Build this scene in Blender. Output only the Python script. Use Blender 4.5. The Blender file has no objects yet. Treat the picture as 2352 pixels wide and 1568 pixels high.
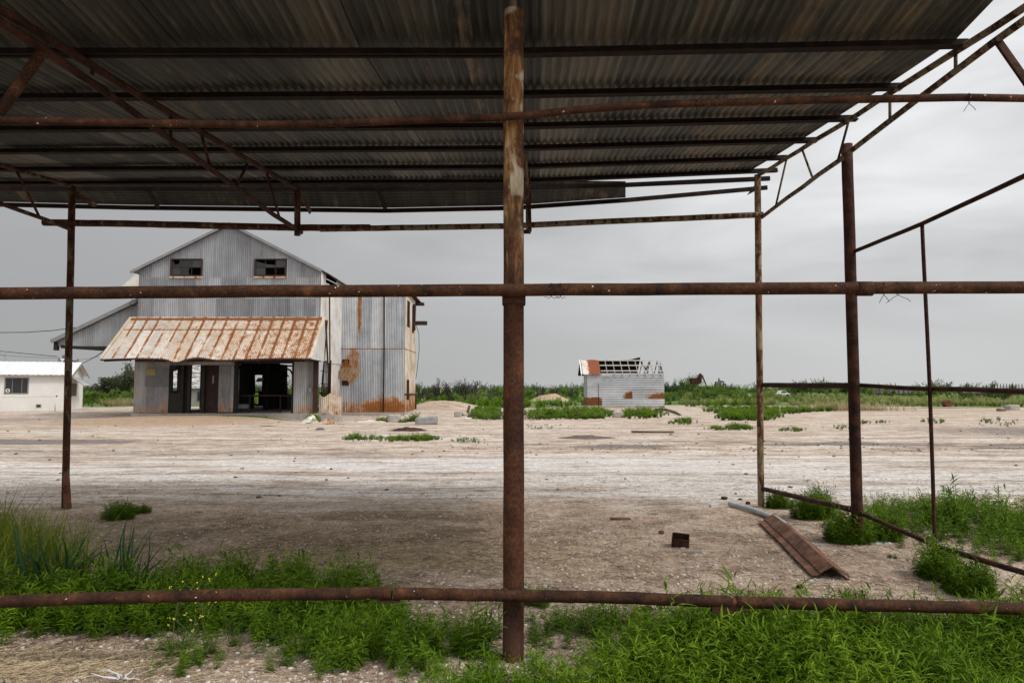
import bpy, math, random
import numpy as np
from mathutils import Vector, Matrix
R = random.Random(7)
NR = np.random.RandomState(11)
scene = bpy.context.scene
COL = scene.collection
rad = math.radians

# ------------------------------------------------------------------ camera
FPX, CX, CY, HOR, EYE = 1568.0, 1176.0, 784.0, 890.0, 1.6
PITCH = math.atan((HOR - CY) / FPX)
cam_d = bpy.data.cameras.new('camera'); cam = bpy.data.objects.new('camera', cam_d); COL.objects.link(cam)
cam_d.lens = 24.0; cam_d.sensor_width = 36.0; cam_d.clip_end = 20000; cam_d.clip_start = 0.05
cam.location = (0, 0, EYE); cam.rotation_euler = (math.pi / 2 + PITCH, 0, 0)
scene.camera = cam
SP, CP = math.sin(PITCH), math.cos(PITCH)

def ray(px, py):
    u = (px - CX) / FPX; v = (CY - py) / FPX
    k = CP - v * SP
    return u / k, (SP + v * CP) / k          # X per metre of depth, Z per metre of depth
def P(px, py, Y):
    a, b = ray(px, py); return (a * Y, Y, EYE + b * Y)
def G(px, py, z=0.0):
    a, b = ray(px, py); Y = (z - EYE) / b; return (a * Y, Y, z)
def TP(px, py, a0, b0):                      # point on the vertical plane X = a0 + b0*Y
    a, b = ray(px, py); Y = a0 / (a - b0); return (a0 + b0 * Y, Y, EYE + b * Y)

# ------------------------------------------------------------------ mesh builder
class MB:
    def __init__(s): s.v = []; s.f = []; s.t = []; s.n = 0
    def add(s, v, faces, tint=0.5, smooth=False):
        v = np.asarray(v, float).reshape(-1, 3)
        if isinstance(faces, np.ndarray): groups = [faces]
        else:
            g = {}
            for q in faces: g.setdefault(len(q), []).append(q)
            groups = [np.array(x) for x in g.values()]
        for a in groups: s.f.append((a + s.n, smooth))
        s.v.append(v); s.t.append(np.broadcast_to(np.asarray(tint, float), (len(v),)).copy()); s.n += len(v)
        return s
    def box(s, c, size, rot=0.0, tint=0.5, M=None):
        x, y, z = size[0] / 2, size[1] / 2, size[2] / 2
        v = np.array([(i * x, j * y, k * z) for k in (-1, 1) for j in (-1, 1) for i in (-1, 1)])
        m = np.array(M if M is not None else Matrix.Rotation(rot, 3, 'Z'))
        v = v @ m.T + np.array(c)
        return s.add(v, [(0, 2, 3, 1), (4, 5, 7, 6), (0, 1, 5, 4), (2, 6, 7, 3), (0, 4, 6, 2), (1, 3, 7, 5)], tint)
    def b(s, x0, x1, y0, y1, z0, z1, tint=0.5):
        return s.box(((x0 + x1) / 2, (y0 + y1) / 2, (z0 + z1) / 2), (x1 - x0, y1 - y0, z1 - z0), 0, tint)
    def beam(s, p, q, w, h, tint=0.5, up=(0, 0, 1)):
        p = np.array(p, float); q = np.array(q, float); d = q - p; L = np.linalg.norm(d); d /= L
        sd = np.cross(d, up); sd /= np.linalg.norm(sd) + 1e-9; u = np.cross(sd, d)
        v = [p + k * d * L + i * sd * w / 2 + j * u * h / 2 for k in (0, 1) for j in (-1, 1) for i in (-1, 1)]
        return s.add(v, [(0, 2, 3, 1), (4, 5, 7, 6), (0, 1, 5, 4), (2, 6, 7, 3), (0, 4, 6, 2), (1, 3, 7, 5)], tint)
    def tube(s, pts, r, n=10, tint=0.5, caps=True):
        pts = [np.array(p, float) for p in pts]; m = len(pts)
        rr = r if hasattr(r, '__len__') else [r] * m
        vs = []; a = None
        for i, p in enumerate(pts):
            d = pts[min(i + 1, m - 1)] - pts[max(i - 1, 0)]; d /= np.linalg.norm(d) + 1e-12
            if a is None:
                ref = np.array((0, 0, 1.)) if abs(d[2]) < .9 else np.array((1., 0, 0)); a = np.cross(d, ref)
            a = a - d * np.dot(a, d); a /= np.linalg.norm(a) + 1e-12; b2 = np.cross(d, a)
            for k in range(n):
                t = 2 * math.pi * k / n
                vs.append(p + rr[i] * (math.cos(t) * a + math.sin(t) * b2))
        f = [(i * n + k, i * n + (k + 1) % n, (i + 1) * n + (k + 1) % n, (i + 1) * n + k) for i in range(m - 1) for k in range(n)]
        base = s.n; s.add(vs, f, tint, True)
        if caps:
            s.f.append((np.array([[base + k for k in range(n)][::-1]]), False))
            s.f.append((np.array([[base + (m - 1) * n + k for k in range(n)]]), False))
        return s
    def prism(s, poly, ext, tint=0.5):        # poly: planar 3D outline, ext: vector
        poly = np.array(poly, float); n = len(poly); v = np.vstack([poly, poly + np.array(ext)])
        f = [tuple(range(n))[::-1], tuple(range(n, 2 * n))] + [(i, (i + 1) % n, n + (i + 1) % n, n + i) for i in range(n)]
        return s.add(v, f, tint)
    def rock(s, c, size, seed=0, tint=0.5, sub=2, sharp=.25):
        bm = ico(sub); v = bm[0].copy(); rs = np.random.RandomState(seed)
        for _ in range(5):                    # chop with random planes for a broken look
            n = rs.normal(size=3); n /= np.linalg.norm(n); d = .55 + .3 * rs.rand(); e = v @ n - d
            v -= np.outer(np.clip(e, 0, None), n)
        v *= (1 + sharp * (rs.rand(len(v), 1) - .5) * .4); a = rs.rand() * 6.28
        v = v * np.array(size) / 1.4
        m = np.array(Matrix.Rotation(a, 3, 'Z')); return s.add(v @ m.T + np.array(c), bm[1], tint)
_ico = {}
def ico(sub):
    if sub not in _ico:
        import bmesh
        bm = bmesh.new(); bmesh.ops.create_icosphere(bm, subdivisions=sub, radius=1)
        _ico[sub] = (np.array([v.co[:] for v in bm.verts]), np.array([[v.index for v in f.verts] for f in bm.faces])); bm.free()
    return _ico[sub]

ORG = {}
def mesh_of(name, mb, mat, org):
    me = bpy.data.meshes.new(name)
    V = np.vstack(mb.v) - np.array(org); T = np.concatenate(mb.t)
    me.vertices.add(len(V)); me.vertices.foreach_set('co', V.astype(np.float32).ravel())
    loops = np.concatenate([a.ravel() for a, _ in mb.f]); tot = np.concatenate([np.full(len(a), a.shape[1]) for a, _ in mb.f])
    sm = np.concatenate([np.full(len(a), sf) for a, sf in mb.f])
    st = np.concatenate([[0], np.cumsum(tot)[:-1]])
    me.loops.add(len(loops)); me.loops.foreach_set('vertex_index', loops.astype(np.int32))
    me.polygons.add(len(tot)); me.polygons.foreach_set('loop_start', st.astype(np.int32))
    me.polygons.foreach_set('use_smooth', sm.astype(bool))
    at = me.attributes.new('tint', 'FLOAT', 'POINT'); at.data.foreach_set('value', T.astype(np.float32))
    me.update(calc_edges=True); me.validate(); me.materials.append(mat)
    return me
def tag(o, label=None, cat=None, group=None, kind=None):
    if label: o['label'] = label
    if cat: o['category'] = cat
    if group: o['group'] = group
    if kind: o['kind'] = kind
    return o
def thing(name, loc, label, cat, group=None):
    o = bpy.data.objects.new(name, None); COL.objects.link(o); o.location = loc; o.empty_display_size = .2
    ORG[o] = tuple(loc); return tag(o, label, cat, group)
def part(name, mb, mat, parent, label=None):
    o = bpy.data.objects.new(name, mesh_of(name, mb, mat, ORG[parent])); COL.objects.link(o)
    o.parent = parent; ORG[o] = ORG[parent]
    if label: o['label'] = label
    return o
def top(name, mb, mat, label=None, cat=None, group=None, kind=None, org=None):
    if org is None:
        V = np.vstack(mb.v); org = ((V[:, 0].min() + V[:, 0].max()) / 2, (V[:, 1].min() + V[:, 1].max()) / 2, V[:, 2].min())
    o = bpy.data.objects.new(name, mesh_of(name, mb, mat, org)); COL.objects.link(o); o.location = org; ORG[o] = tuple(org)
    return tag(o, label, cat, group, kind)

# ------------------------------------------------------------------ noise for terrain
def _h(ix, iy, s):
    t = np.sin(ix * 127.1 + iy * 311.7 + s * 74.7) * 43758.5453; return t - np.floor(t)
def vn(x, y, s=0):
    x = np.asarray(x, float); y = np.asarray(y, float)
    ix = np.floor(x); iy = np.floor(y); fx = x - ix; fy = y - iy; fx = fx * fx * (3 - 2 * fx); fy = fy * fy * (3 - 2 * fy)
    return (_h(ix, iy, s) * (1 - fx) + _h(ix + 1, iy, s) * fx) * (1 - fy) + (_h(ix, iy + 1, s) * (1 - fx) + _h(ix + 1, iy + 1, s) * fx) * fy
def fbm(x, y, s=0, o=4):
    r = 0; a = .5; x = np.asarray(x, float); y = np.asarray(y, float)
    for k in range(o): r = r + a * vn(x * 2 ** k, y * 2 ** k, s + k); a *= .5
    return r / (1 - .5 ** o)
def sst(a, b, x): t = np.clip((x - a) / (b - a), 0, 1); return t * t * (3 - 2 * t)
def gauss(x, y, cx, cy, sx, sy, p=2): return np.exp(-(np.abs((x - cx) / sx) ** p + np.abs((y - cy) / sy) ** p))
def gh(x, y):
    x = np.asarray(x, float); y = np.asarray(y, float)
    z = .05 * (fbm(x * .35, y * .35, 3) - .5) + .018 * (fbm(x * 2.2, y * 2.2, 9) - .5)
    z = z + .03 * (fbm(x * .25, y * 1.4, 5) - .5) * sst(9, 13, y)
    z = z + .20 * gauss(x, y, -16.2, 34.8, 4.6, 4.0, 3) * (1 - sst(35.7, 36.2, y) * 1)
    z = z - .30 * gauss(x, y, -8.0, 36.6, 3.4, 3.2, 3)                                       # hollow at the barn corner
    z = z + (.75 + .5 * fbm(x * 1.1, y * 1.1, 6)) * gauss(x, y, 3.9, 70, 1.9, 2.4, 1.7)   # spoil heap
    z = z + (.4 + .35 * fbm(x * .9, y * .9, 8)) * gauss(x, y, -5.2, 52, 2.3, 7, 2.4)
    z = z + 1.05 * gauss(x, y, 22.5, 78, 5.6, 5, 2.2) * (.8 + .4 * fbm(x * .4, y * .4, 4))  # overgrown bank
    z = z + .12 * sst(15, 24, np.abs(x + 0)) * gauss(x, y, 0, 19, 60, 1.2) * fbm(x, y * 2, 2)
    z = z - .35 * sst(100, 400, y)
    return z
def gz(x, y): return float(gh(x, y))
def GG(px, py):
    x, y, _ = G(px, py); return (x, y, gz(x, y))

# ------------------------------------------------------------------ node helpers
class NT:
    def __init__(s, name):
        s.m = bpy.data.materials.new(name); s.m.use_nodes = True; s.t = s.m.node_tree; s.t.nodes.clear()
        s.out = s.t.nodes.new('ShaderNodeOutputMaterial'); s.co = s.t.nodes.new('ShaderNodeTexCoord').outputs['Object']
    def n(s, typ, **k):
        nd = s.t.nodes.new('ShaderNode' + typ)
        for a, b in k.items(): setattr(nd, a, b)
        return nd
    def L(s, a, sock):
        if isinstance(a, bpy.types.NodeSocket): s.t.links.new(a, sock)
        elif isinstance(a, (tuple, list)): sock.default_value = tuple(a) + ((1,) if len(a) == 3 and len(sock.default_value) == 4 else ())
        else: sock.default_value = a
    def sc(s, v, co=None, rot=(0, 0, 0)):
        nd = s.n('Mapping'); s.L(co or s.co, nd.inputs[0]); nd.inputs['Scale'].default_value = v; nd.inputs['Rotation'].default_value = rot; return nd.outputs[0]
    def noise(s, scale, detail=5, co=None, rough=.55, dist=0, col=False):
        nd = s.n('TexNoise'); s.L(co or s.co, nd.inputs['Vector']); nd.inputs['Scale'].default_value = scale
        nd.inputs['Detail'].default_value = detail; nd.inputs['Roughness'].default_value = rough; nd.inputs['Distortion'].default_value = dist
        return nd.outputs['Color' if col else 'Fac']
    def vor(s, scale, co=None, feat='F1', out='Distance', rnd=1):
        nd = s.n('TexVoronoi', feature=feat); s.L(co or s.co, nd.inputs['Vector']); nd.inputs['Scale'].default_value = scale
        nd.inputs['Randomness'].default_value = rnd; return nd.outputs[out]
    def ma(s, op, a, b=0.0, c=0.0, clamp=False):
        nd = s.n('Math', operation=op, use_clamp=clamp); s.L(a, nd.inputs[0]); s.L(b, nd.inputs[1])
        if op in ('MULTIPLY_ADD', 'SMOOTH_MIN', 'COMPARE'): s.L(c, nd.inputs[2])
        return nd.outputs[0]
    def mr(s, v, a, b, c=0.0, d=1.0, smooth=True):
        nd = s.n('MapRange', interpolation_type='SMOOTHSTEP' if smooth else 'LINEAR'); s.L(v, nd.inputs[0])
        for i, k in enumerate((a, b, c, d)): s.L(k, nd.inputs[i + 1])
        return nd.outputs[0]
    def ramp(s, f, stops):
        nd = s.n('ValToRGB'); s.L(f, nd.inputs[0]); e = nd.color_ramp.elements
        while len(e) < len(stops): e.new(.5)
        for i, (p, c) in enumerate(stops): e[i].position = p; e[i].color = tuple(c) + (1,)
        return nd.outputs[0]
    def mix(s, f, a, b, mode='MIX'):
        nd = s.n('Mix', data_type='RGBA', blend_type=mode); s.L(f, nd.inputs[0]); s.L(a, nd.inputs[6]); s.L(b, nd.inputs[7]); return nd.outputs[2]
    def attr(s, name, out='Fac'):
        nd = s.n('Attribute', attribute_name=name); return nd.outputs[out]
    def sep(s, c=None):
        nd = s.n('SeparateXYZ'); s.L(c or s.co, nd.inputs[0]); return nd.outputs
    def bump(s, h, dist=.01, strength=1.0, nrm=None):
        nd = s.n('Bump'); s.L(h, nd.inputs['Height']); nd.inputs['Distance'].default_value = dist; nd.inputs['Strength'].default_value = strength
        if nrm is not None: s.L(nrm, nd.inputs['Normal'])
        return nd.outputs[0]
    def done(s, col, rough=.8, metal=0.0, nrm=None, spec=.4, trans=None):
        p = s.n('BsdfPrincipled'); s.L(col, p.inputs['Base Color']); s.L(rough, p.inputs['Roughness']); s.L(metal, p.inputs['Metallic'])
        p.inputs['Specular IOR Level'].default_value = spec
        if nrm is not None: s.L(nrm, p.inputs['Normal'])
        o = p.outputs[0]
        if trans is not None:
            tr = s.n('BsdfTranslucent'); s.L(trans[1], tr.inputs[0]); mx = s.n('MixShader'); mx.inputs[0].default_value = trans[0]
            s.t.links.new(o, mx.inputs[1]); s.t.links.new(tr.outputs[0], mx.inputs[2]); o = mx.outputs[0]
        s.t.links.new(o, s.out.inputs[0]); return s.m

def rust_mat(name, dark=(.013, .007, .005), mid=(.043, .0182, .0090), lite=(.16, .070, .030), paint=0.0, pcol=(.36, .30, .19), spl=.0, bias=0.0):
    s = NT(name)
    a = s.noise(7, 8, rough=.65); b = s.noise(45, 6, rough=.7); c = s.noise(260, 3)
    f = s.ma('ADD', s.ma('MULTIPLY', a, .62), s.ma('MULTIPLY', b, .38)); f = s.ma('ADD', f, bias)
    f = s.ma('ADD', f, s.ma('MULTIPLY', s.ma('SUBTRACT', c, .5), .22))
    col = s.ramp(f, [(.39, dark), (.49, mid), (.57, (mid[0] * 1.6, mid[1] * 1.6, mid[2] * 1.5)), (.67, lite)]); fl_ = s.mr(s.ma('ADD', s.ma('MULTIPLY', s.noise(70, 5, rough=.8), .7), s.ma('MULTIPLY', s.noise(4, 3), .3)), .56, .64); col = s.mix(s.ma('MULTIPLY', fl_, .38), col, (lite[0] * 1.5, lite[1] * 1.6, lite[2] * 1.7))
    h = s.ma('ADD', b, s.ma('MULTIPLY', c, .6))
    if paint > 0:
        st = s.noise(9, 9, s.sc((1, 1, .35)), rough=.72, dist=.4)
        m = s.mr(st, .62 - .32 * paint, .70 - .32 * paint)
        pc = s.mix(s.noise(20, 4), pcol, tuple(x * .45 for x in pcol)); col = s.mix(m, col, pc); h = s.ma('ADD', h, s.ma('MULTIPLY', m, .5))
    if spl > 0:
        d = s.noise(34, 3, s.sc((1, 1, 1), rot=(.4, .9, .2)), rough=.5); e = s.noise(3.1, 3)
        m = s.ma('MULTIPLY', s.mr(d, .72 - .05 * spl, .735 - .05 * spl), s.mr(e, .38, .5)); col = s.mix(m, col, (.55, .53, .5))
    return s.done(col, .88, 0.0, s.bump(h, .0035, .8), .2)

def galv_mat(name, lo=(.17, .18, .19), hi=(.40, .42, .44), rust=0.3, axis='Z', seam=None, laps=(), base=None, rcol=((.10, .032, .009), (.36, .15, .042)), spots=(), right=None, warm=0.0, dim=1.0):
    """weathered corrugated sheet; axis = direction the streaks run"""
    s = NT(name); x, y, z = s.sep()[:3]
    st = {'Z': (5, 5, .35), 'X': (.35, 5, 5), 'Y': (5, .35, 5)}[axis]
    a = s.noise(1, 6, s.sc(st), rough=.65); b = s.noise(1.1, 5); t = s.attr('tint'); fine = s.noise(30, 5, rough=.7)
    f = s.ma('ADD', s.ma('MULTIPLY', a, .38), s.ma('ADD', s.ma('MULTIPLY', b, .34), s.ma('MULTIPLY', t, .27)))
    f = s.ma('ADD', f, s.ma('MULTIPLY', s.ma('SUBTRACT', fine, .5), .25))
    col = s.ramp(f, [(.30, lo), (.52, tuple((p * .5 + q * .5) for p, q in zip(lo, hi))), (.72, hi)])
    if warm: col = s.mix(s.ma('MULTIPLY', s.mr(s.noise(.8, 5), .4, .65), warm), col, (.42, .33, .22))
    pn = s.noise(2.6, 9, rough=.7, dist=.3); sn = s.noise(1, 6, s.sc(tuple(v * 1.7 for v in st)), rough=.7)
    dens = s.ma('ADD', s.ma('MULTIPLY', pn, .5), s.ma('MULTIPLY', sn, .5))      # .5 +- .15
    k = s.ma('SUBTRACT', dens, .70 - .22 * rust)
    if right: k = s.ma('ADD', k, s.mr(x, right[0], right[1], 0.0, right[2], False))
    if seam:
        per, off, amt, wd, ax = seam; amt = s.ma('MULTIPLY', s.mr(s.noise(1, 4, s.sc((1.1, .8, .8))), .36, .62, .25, 1.35), amt)
        q = {'X': x, 'Y': y, 'Z': z}[ax]
        fr = s.ma('FRACT', s.ma('DIVIDE', s.ma('ADD', s.ma('ADD', q, off + 100 * per), s.ma('MULTIPLY', s.ma('SUBTRACT', s.noise(3, 3), .5), .06)), per))
        d = s.ma('MULTIPLY', s.ma('MINIMUM', fr, s.ma('SUBTRACT', 1.0, fr)), per)
        k = s.ma('ADD', k, s.mr(d, 0.0, wd, amt, 0.0))
    for (ax, pos, wd, amt) in laps:
        q = {'X': x, 'Y': y, 'Z': z}[ax]
        d = s.ma('ABSOLUTE', s.ma('SUBTRACT', q, pos)); k = s.ma('ADD', k, s.mr(d, 0.0, wd, amt, 0.0))
    if base:
        k = s.ma('ADD', k, s.mr(z, base[0], base[1], base[2], 0.0))
    for (sx, sz, rx, rz, amt) in spots:
        bnd = None
        if isinstance(amt, tuple):
            amt, xa_, xb_, za_, zb_ = amt
            for (q_, lim, sg) in ((x, xa_, 1), (x, xb_, -1), (z, za_, 1), (z, zb_, -1)):
                g_ = s.ma('GREATER_THAN' if sg > 0 else 'LESS_THAN', q_, lim); bnd = g_ if bnd is None else s.ma('MULTIPLY', bnd, g_)
        d = s.ma('ADD', s.ma('POWER', s.ma('ABSOLUTE', s.ma('DIVIDE', s.ma('SUBTRACT', x, sx), rx)), 2.0), s.ma('POWER', s.ma('ABSOLUTE', s.ma('DIVIDE', s.ma('SUBTRACT', z, sz), rz)), 2.0))
        e_ = s.mr(s.ma('ADD', d, s.ma('MULTIPLY', s.ma('SUBTRACT', s.noise(4.5, 6, rough=.7), .5), 2.2)), 0.2, 1.3, amt, 0.0); k = s.ma('ADD', k, e_ if bnd is None else s.ma('MULTIPLY', e_, bnd))
    m = s.mr(k, -.03, .09); m2 = s.ma('MULTIPLY', s.mr(k, .02, .30), s.mr(s.noise(22, 6, rough=.75), .38, .62, .25, 1.0))
    stain = s.mix(s.ma('MULTIPLY', s.mr(k, -.14, .0), .55), col, (.42, .24, .11))
    rc = s.mix(s.noise(12, 5, rough=.7), rcol[0], rcol[1]); rc = s.mix(m2, rc, rcol[0])
    col = s.mix(m, stain, rc)
    if dim != 1.0: col = s.mix(1.0, col, (dim, dim, dim), 'MULTIPLY')
    rg = s.mr(m, 0, 1, .52, .9)
    return s.done(col, rg, s.mr(m, 0, 1, .25, 0.0), s.bump(fine, .002, .4), .35)

def plain_mat(name, c1, c2, scale=4, rough=.85, bd=.004, metal=0.0, spec=.3, sc=(1, 1, 1)):
    s = NT(name); a = s.noise(scale, 7, s.sc(sc), rough=.65); b = s.noise(scale * 9, 4, s.sc(sc)); t = s.attr('tint')
    f = s.ma('ADD', s.ma('ADD', s.ma('MULTIPLY', a, .6), s.ma('MULTIPLY', b, .4)), s.ma('MULTIPLY', s.ma('SUBTRACT', t, .5), .5))
    return s.done(s.ramp(f, [(.33, c1), (.68, c2)]), rough, metal, s.bump(b, bd, .7), spec)
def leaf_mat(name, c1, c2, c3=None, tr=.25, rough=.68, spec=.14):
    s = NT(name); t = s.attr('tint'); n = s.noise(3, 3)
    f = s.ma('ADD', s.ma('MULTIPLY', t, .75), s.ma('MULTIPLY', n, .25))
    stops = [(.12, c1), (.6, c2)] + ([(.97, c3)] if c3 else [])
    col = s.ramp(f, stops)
    return s.done(col, rough, 0.0, None, spec, (tr, s.mix(1.0, col, (1.25, 1.35, .6), 'MULTIPLY')))

M = {}
M['pipe'] = rust_mat('rusted_pipe', spl=.15)
M['pipe_dark'] = rust_mat('dark_rusted_pipe', (.012, .006, .005), (.045, .017, .011), (.12, .05, .028), bias=-.03)
M['pipe_paint'] = rust_mat('rusted_painted_pipe', paint=.55, pcol=(.23, .19, .125))
M['pipe_paint2'] = rust_mat('rusted_pipe_with_old_paint', (.014, .007, .006), (.05, .02, .012), (.14, .06, .03), paint=.30, pcol=(.20, .17, .10))
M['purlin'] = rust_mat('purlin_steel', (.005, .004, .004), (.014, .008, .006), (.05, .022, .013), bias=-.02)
M['scrap'] = rust_mat('scrap_rust', (.03, .013, .009), (.12, .05, .03), (.24, .12, .07))
M['scrapdark'] = rust_mat('scrap_dark_rust', (.012, .007, .005), (.04, .018, .012), (.09, .04, .025))

# old post with bare ochre top, used for the big near post
def big_post_mat():
    s = NT('big_post_rust'); x, y, z = s.sep()[:3]
    a = s.noise(1, 8, s.sc((16, 16, 2.2)), rough=.75, dist=.3); b = s.noise(50, 6, rough=.7)
    low = s.ramp(s.ma('ADD', s.ma('MULTIPLY', s.noise(5, 7), .5), s.ma('MULTIPLY', b, .5)), [(.38, (.018, .008, .005)), (.5, (.052, .0205, .0105)), (.64, (.12, .048, .022))])
    hi = s.ramp(a, [(.32, (.03, .013, .006)), (.45, (.12, .05, .018)), (.56, (.26, .15, .06)), (.68, (.45, .37, .24))])
    col0 = s.noise(3.2, 7, rough=.7); hi = s.mix(s.mr(col0, .45, .62), hi, (.045, .02, .01)); hi = s.mix(s.mr(s.noise(5, 6, s.sc((1, 1, .6), rot=(0, 0, 1))), .57, .66), hi, (.42, .36, .26))
    zz = s.ma('ADD', z, s.ma('MULTIPLY', s.ma('SUBTRACT', a, .5), 2.2))
    col = s.mix(s.mr(zz, 2.2, 3.15), low, hi)
    col = s.mix(s.mr(z, .35, 0.0, 0.0, .45), col, (.13, .075, .05))
    sp = s.mr(s.noise(16, 2, s.sc((1, 1, 1), rot=(.3, .4, 0))), .73, .75); col = s.mix(s.ma('MULTIPLY', sp, s.mr(z, 2.6, 3.0)), col, (.6, .6, .58))
    return s.done(col, .85, 0.0, s.bump(s.ma('ADD', a, b), .004, .8), .2)
M['bigpost'] = big_post_mat()

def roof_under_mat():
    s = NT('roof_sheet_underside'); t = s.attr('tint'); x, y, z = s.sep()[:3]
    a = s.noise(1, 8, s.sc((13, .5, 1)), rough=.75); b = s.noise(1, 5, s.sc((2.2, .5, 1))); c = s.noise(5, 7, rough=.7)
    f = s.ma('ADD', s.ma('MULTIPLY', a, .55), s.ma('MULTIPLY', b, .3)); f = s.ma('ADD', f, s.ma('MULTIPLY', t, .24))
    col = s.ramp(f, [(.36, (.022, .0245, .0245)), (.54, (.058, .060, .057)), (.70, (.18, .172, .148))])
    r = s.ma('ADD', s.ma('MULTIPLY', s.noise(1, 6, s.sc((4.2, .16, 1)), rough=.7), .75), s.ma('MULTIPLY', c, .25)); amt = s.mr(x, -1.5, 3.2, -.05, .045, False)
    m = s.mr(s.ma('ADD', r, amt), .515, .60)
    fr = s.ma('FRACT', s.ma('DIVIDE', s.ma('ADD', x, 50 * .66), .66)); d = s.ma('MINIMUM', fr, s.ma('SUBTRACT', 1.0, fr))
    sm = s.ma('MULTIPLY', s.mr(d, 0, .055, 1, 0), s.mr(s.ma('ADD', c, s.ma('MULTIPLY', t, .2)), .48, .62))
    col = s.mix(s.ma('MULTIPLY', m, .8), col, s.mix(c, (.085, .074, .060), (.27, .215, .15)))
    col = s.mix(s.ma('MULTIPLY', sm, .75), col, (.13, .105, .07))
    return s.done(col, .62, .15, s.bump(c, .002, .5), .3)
M['roofunder'] = roof_under_mat()

# ------------------------------------------------------------------ world and sun
SUN_EL, SUN_AZ = rad(48), rad(112)          # azimuth clockwise from +Y
w = bpy.data.worlds.new('World'); scene.world = w; w.use_nodes = True
nt = w.node_tree; nt.nodes.clear()
def wn(t, **k):
    nd = nt.nodes.new('ShaderNode' + t)
    for a, b in k.items(): setattr(nd, a, b)
    return nd
out = wn('OutputWorld'); bg = wn('Background'); sky = wn('TexSky', sky_type='NISHITA', sun_disc=False)
sky.sun_elevation = SUN_EL; sky.sun_rotation = SUN_AZ; sky.dust_density = 3.0
tc = wn('TexCoord'); sp_ = wn('SeparateXYZ'); nt.links.new(tc.outputs['Generated'], sp_.inputs[0])
def wm(op, a, b=0.0, clamp=False):
    nd = wn('Math', operation=op, use_clamp=clamp)
    for i, q in enumerate((a, b)):
        if isinstance(q, bpy.types.NodeSocket): nt.links.new(q, nd.inputs[i])
        else: nd.inputs[i].default_value = q
    return nd.outputs[0]
def wr(v, a, b, c, d):
    nd = wn('MapRange', interpolation_type='SMOOTHSTEP'); nt.links.new(v, nd.inputs[0])
    for i, q in enumerate((a, b, c, d)):
        if isinstance(q, bpy.types.NodeSocket): nt.links.new(q, nd.inputs[i + 1])
        else: nd.inputs[i + 1].default_value = q
    return nd.outputs[0]
X_, Y_, Z_ = sp_.outputs[0], sp_.outputs[1], sp_.outputs[2]
mp = wn('Mapping'); nt.links.new(tc.outputs['Generated'], mp.inputs[0]); mp.inputs['Scale'].default_value = (1.0, 1.0, 4.6)
nz = wn('TexNoise'); nt.links.new(mp.outputs[0], nz.inputs['Vector']); nz.inputs['Scale'].default_value = 2.6; nz.inputs['Detail'].default_value = 7; nz.inputs['Roughness'].default_value = .5; nz.inputs['Distortion'].default_value = .35
# overcast layer: darker towards the left of the view, brighter to the right, overhead and behind
az = wr(X_, -.62, .66, .0, 1.0)
up = wr(Z_, 0.0, .50, 0.0, 1.0)
cl = wm('MULTIPLY', wm('SUBTRACT', nz.outputs[0], .48), wm('MULTIPLY', wm('ADD', wm('MULTIPLY', az, .85), .08), wr(Z_, .02, .22, .15, 1.0)))
base_ = wm('ADD', .405, wm('MULTIPLY', az, .22))
base_ = wm('ADD', base_, wm('MULTIPLY', wm('MULTIPLY', up, wm('ADD', wm('MULTIPLY', az, .25), .02)), 1.0))
base_ = wm('ADD', base_, wm('MULTIPLY', cl, 1.0))
zen = wr(Z_, .50, .80, 0.0, .85); back = wr(Y_, .1, -.5, 0.0, .50)
val = wm('ADD', base_, wm('ADD', zen, back))
tint = wn('Mix', data_type='RGBA', blend_type='MULTIPLY'); tint.inputs[0].default_value = 1
cmb = wn('CombineColor'); 
for i in range(3): nt.links.new(val, cmb.inputs[i])
nt.links.new(cmb.outputs[0], tint.inputs[6]); tint.inputs[7].default_value = (.985, .99, 1.0, 1)
sk = wn('Mix', data_type='RGBA', blend_type='MULTIPLY'); sk.inputs[0].default_value = 1; nt.links.new(sky.outputs[0], sk.inputs[6]); sk.inputs[7].default_value = (.08, .08, .08, 1)
mx = wn('Mix', data_type='RGBA'); mx.inputs[0].default_value = .94; nt.links.new(sk.outputs[2], mx.inputs[6]); nt.links.new(tint.outputs[2], mx.inputs[7])
nt.links.new(mx.outputs[2], bg.inputs[0]); bg.inputs[1].default_value = 1.0; nt.links.new(bg.outputs[0], out.inputs[0])
ld = bpy.data.lights.new('sun', 'SUN'); ld.energy = 1.95; ld.angle = rad(11); ld.color = (1, .965, .91)
lo = bpy.data.objects.new('sun', ld); COL.objects.link(lo)
sd = Vector((math.sin(SUN_AZ) * math.cos(SUN_EL), math.cos(SUN_AZ) * math.cos(SUN_EL), math.sin(SUN_EL)))
lo.rotation_euler = sd.to_track_quat('Z', 'Y').to_euler(); lo.location = (30, -20, 40)
vs = scene.view_settings; vs.view_transform = 'Standard'; vs.look = 'None'; vs.exposure = 0.0; vs.gamma = 1.0; vs.use_curve_mapping = False
scene.cycles.max_bounces = 6; scene.cycles.diffuse_bounces = 4
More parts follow.
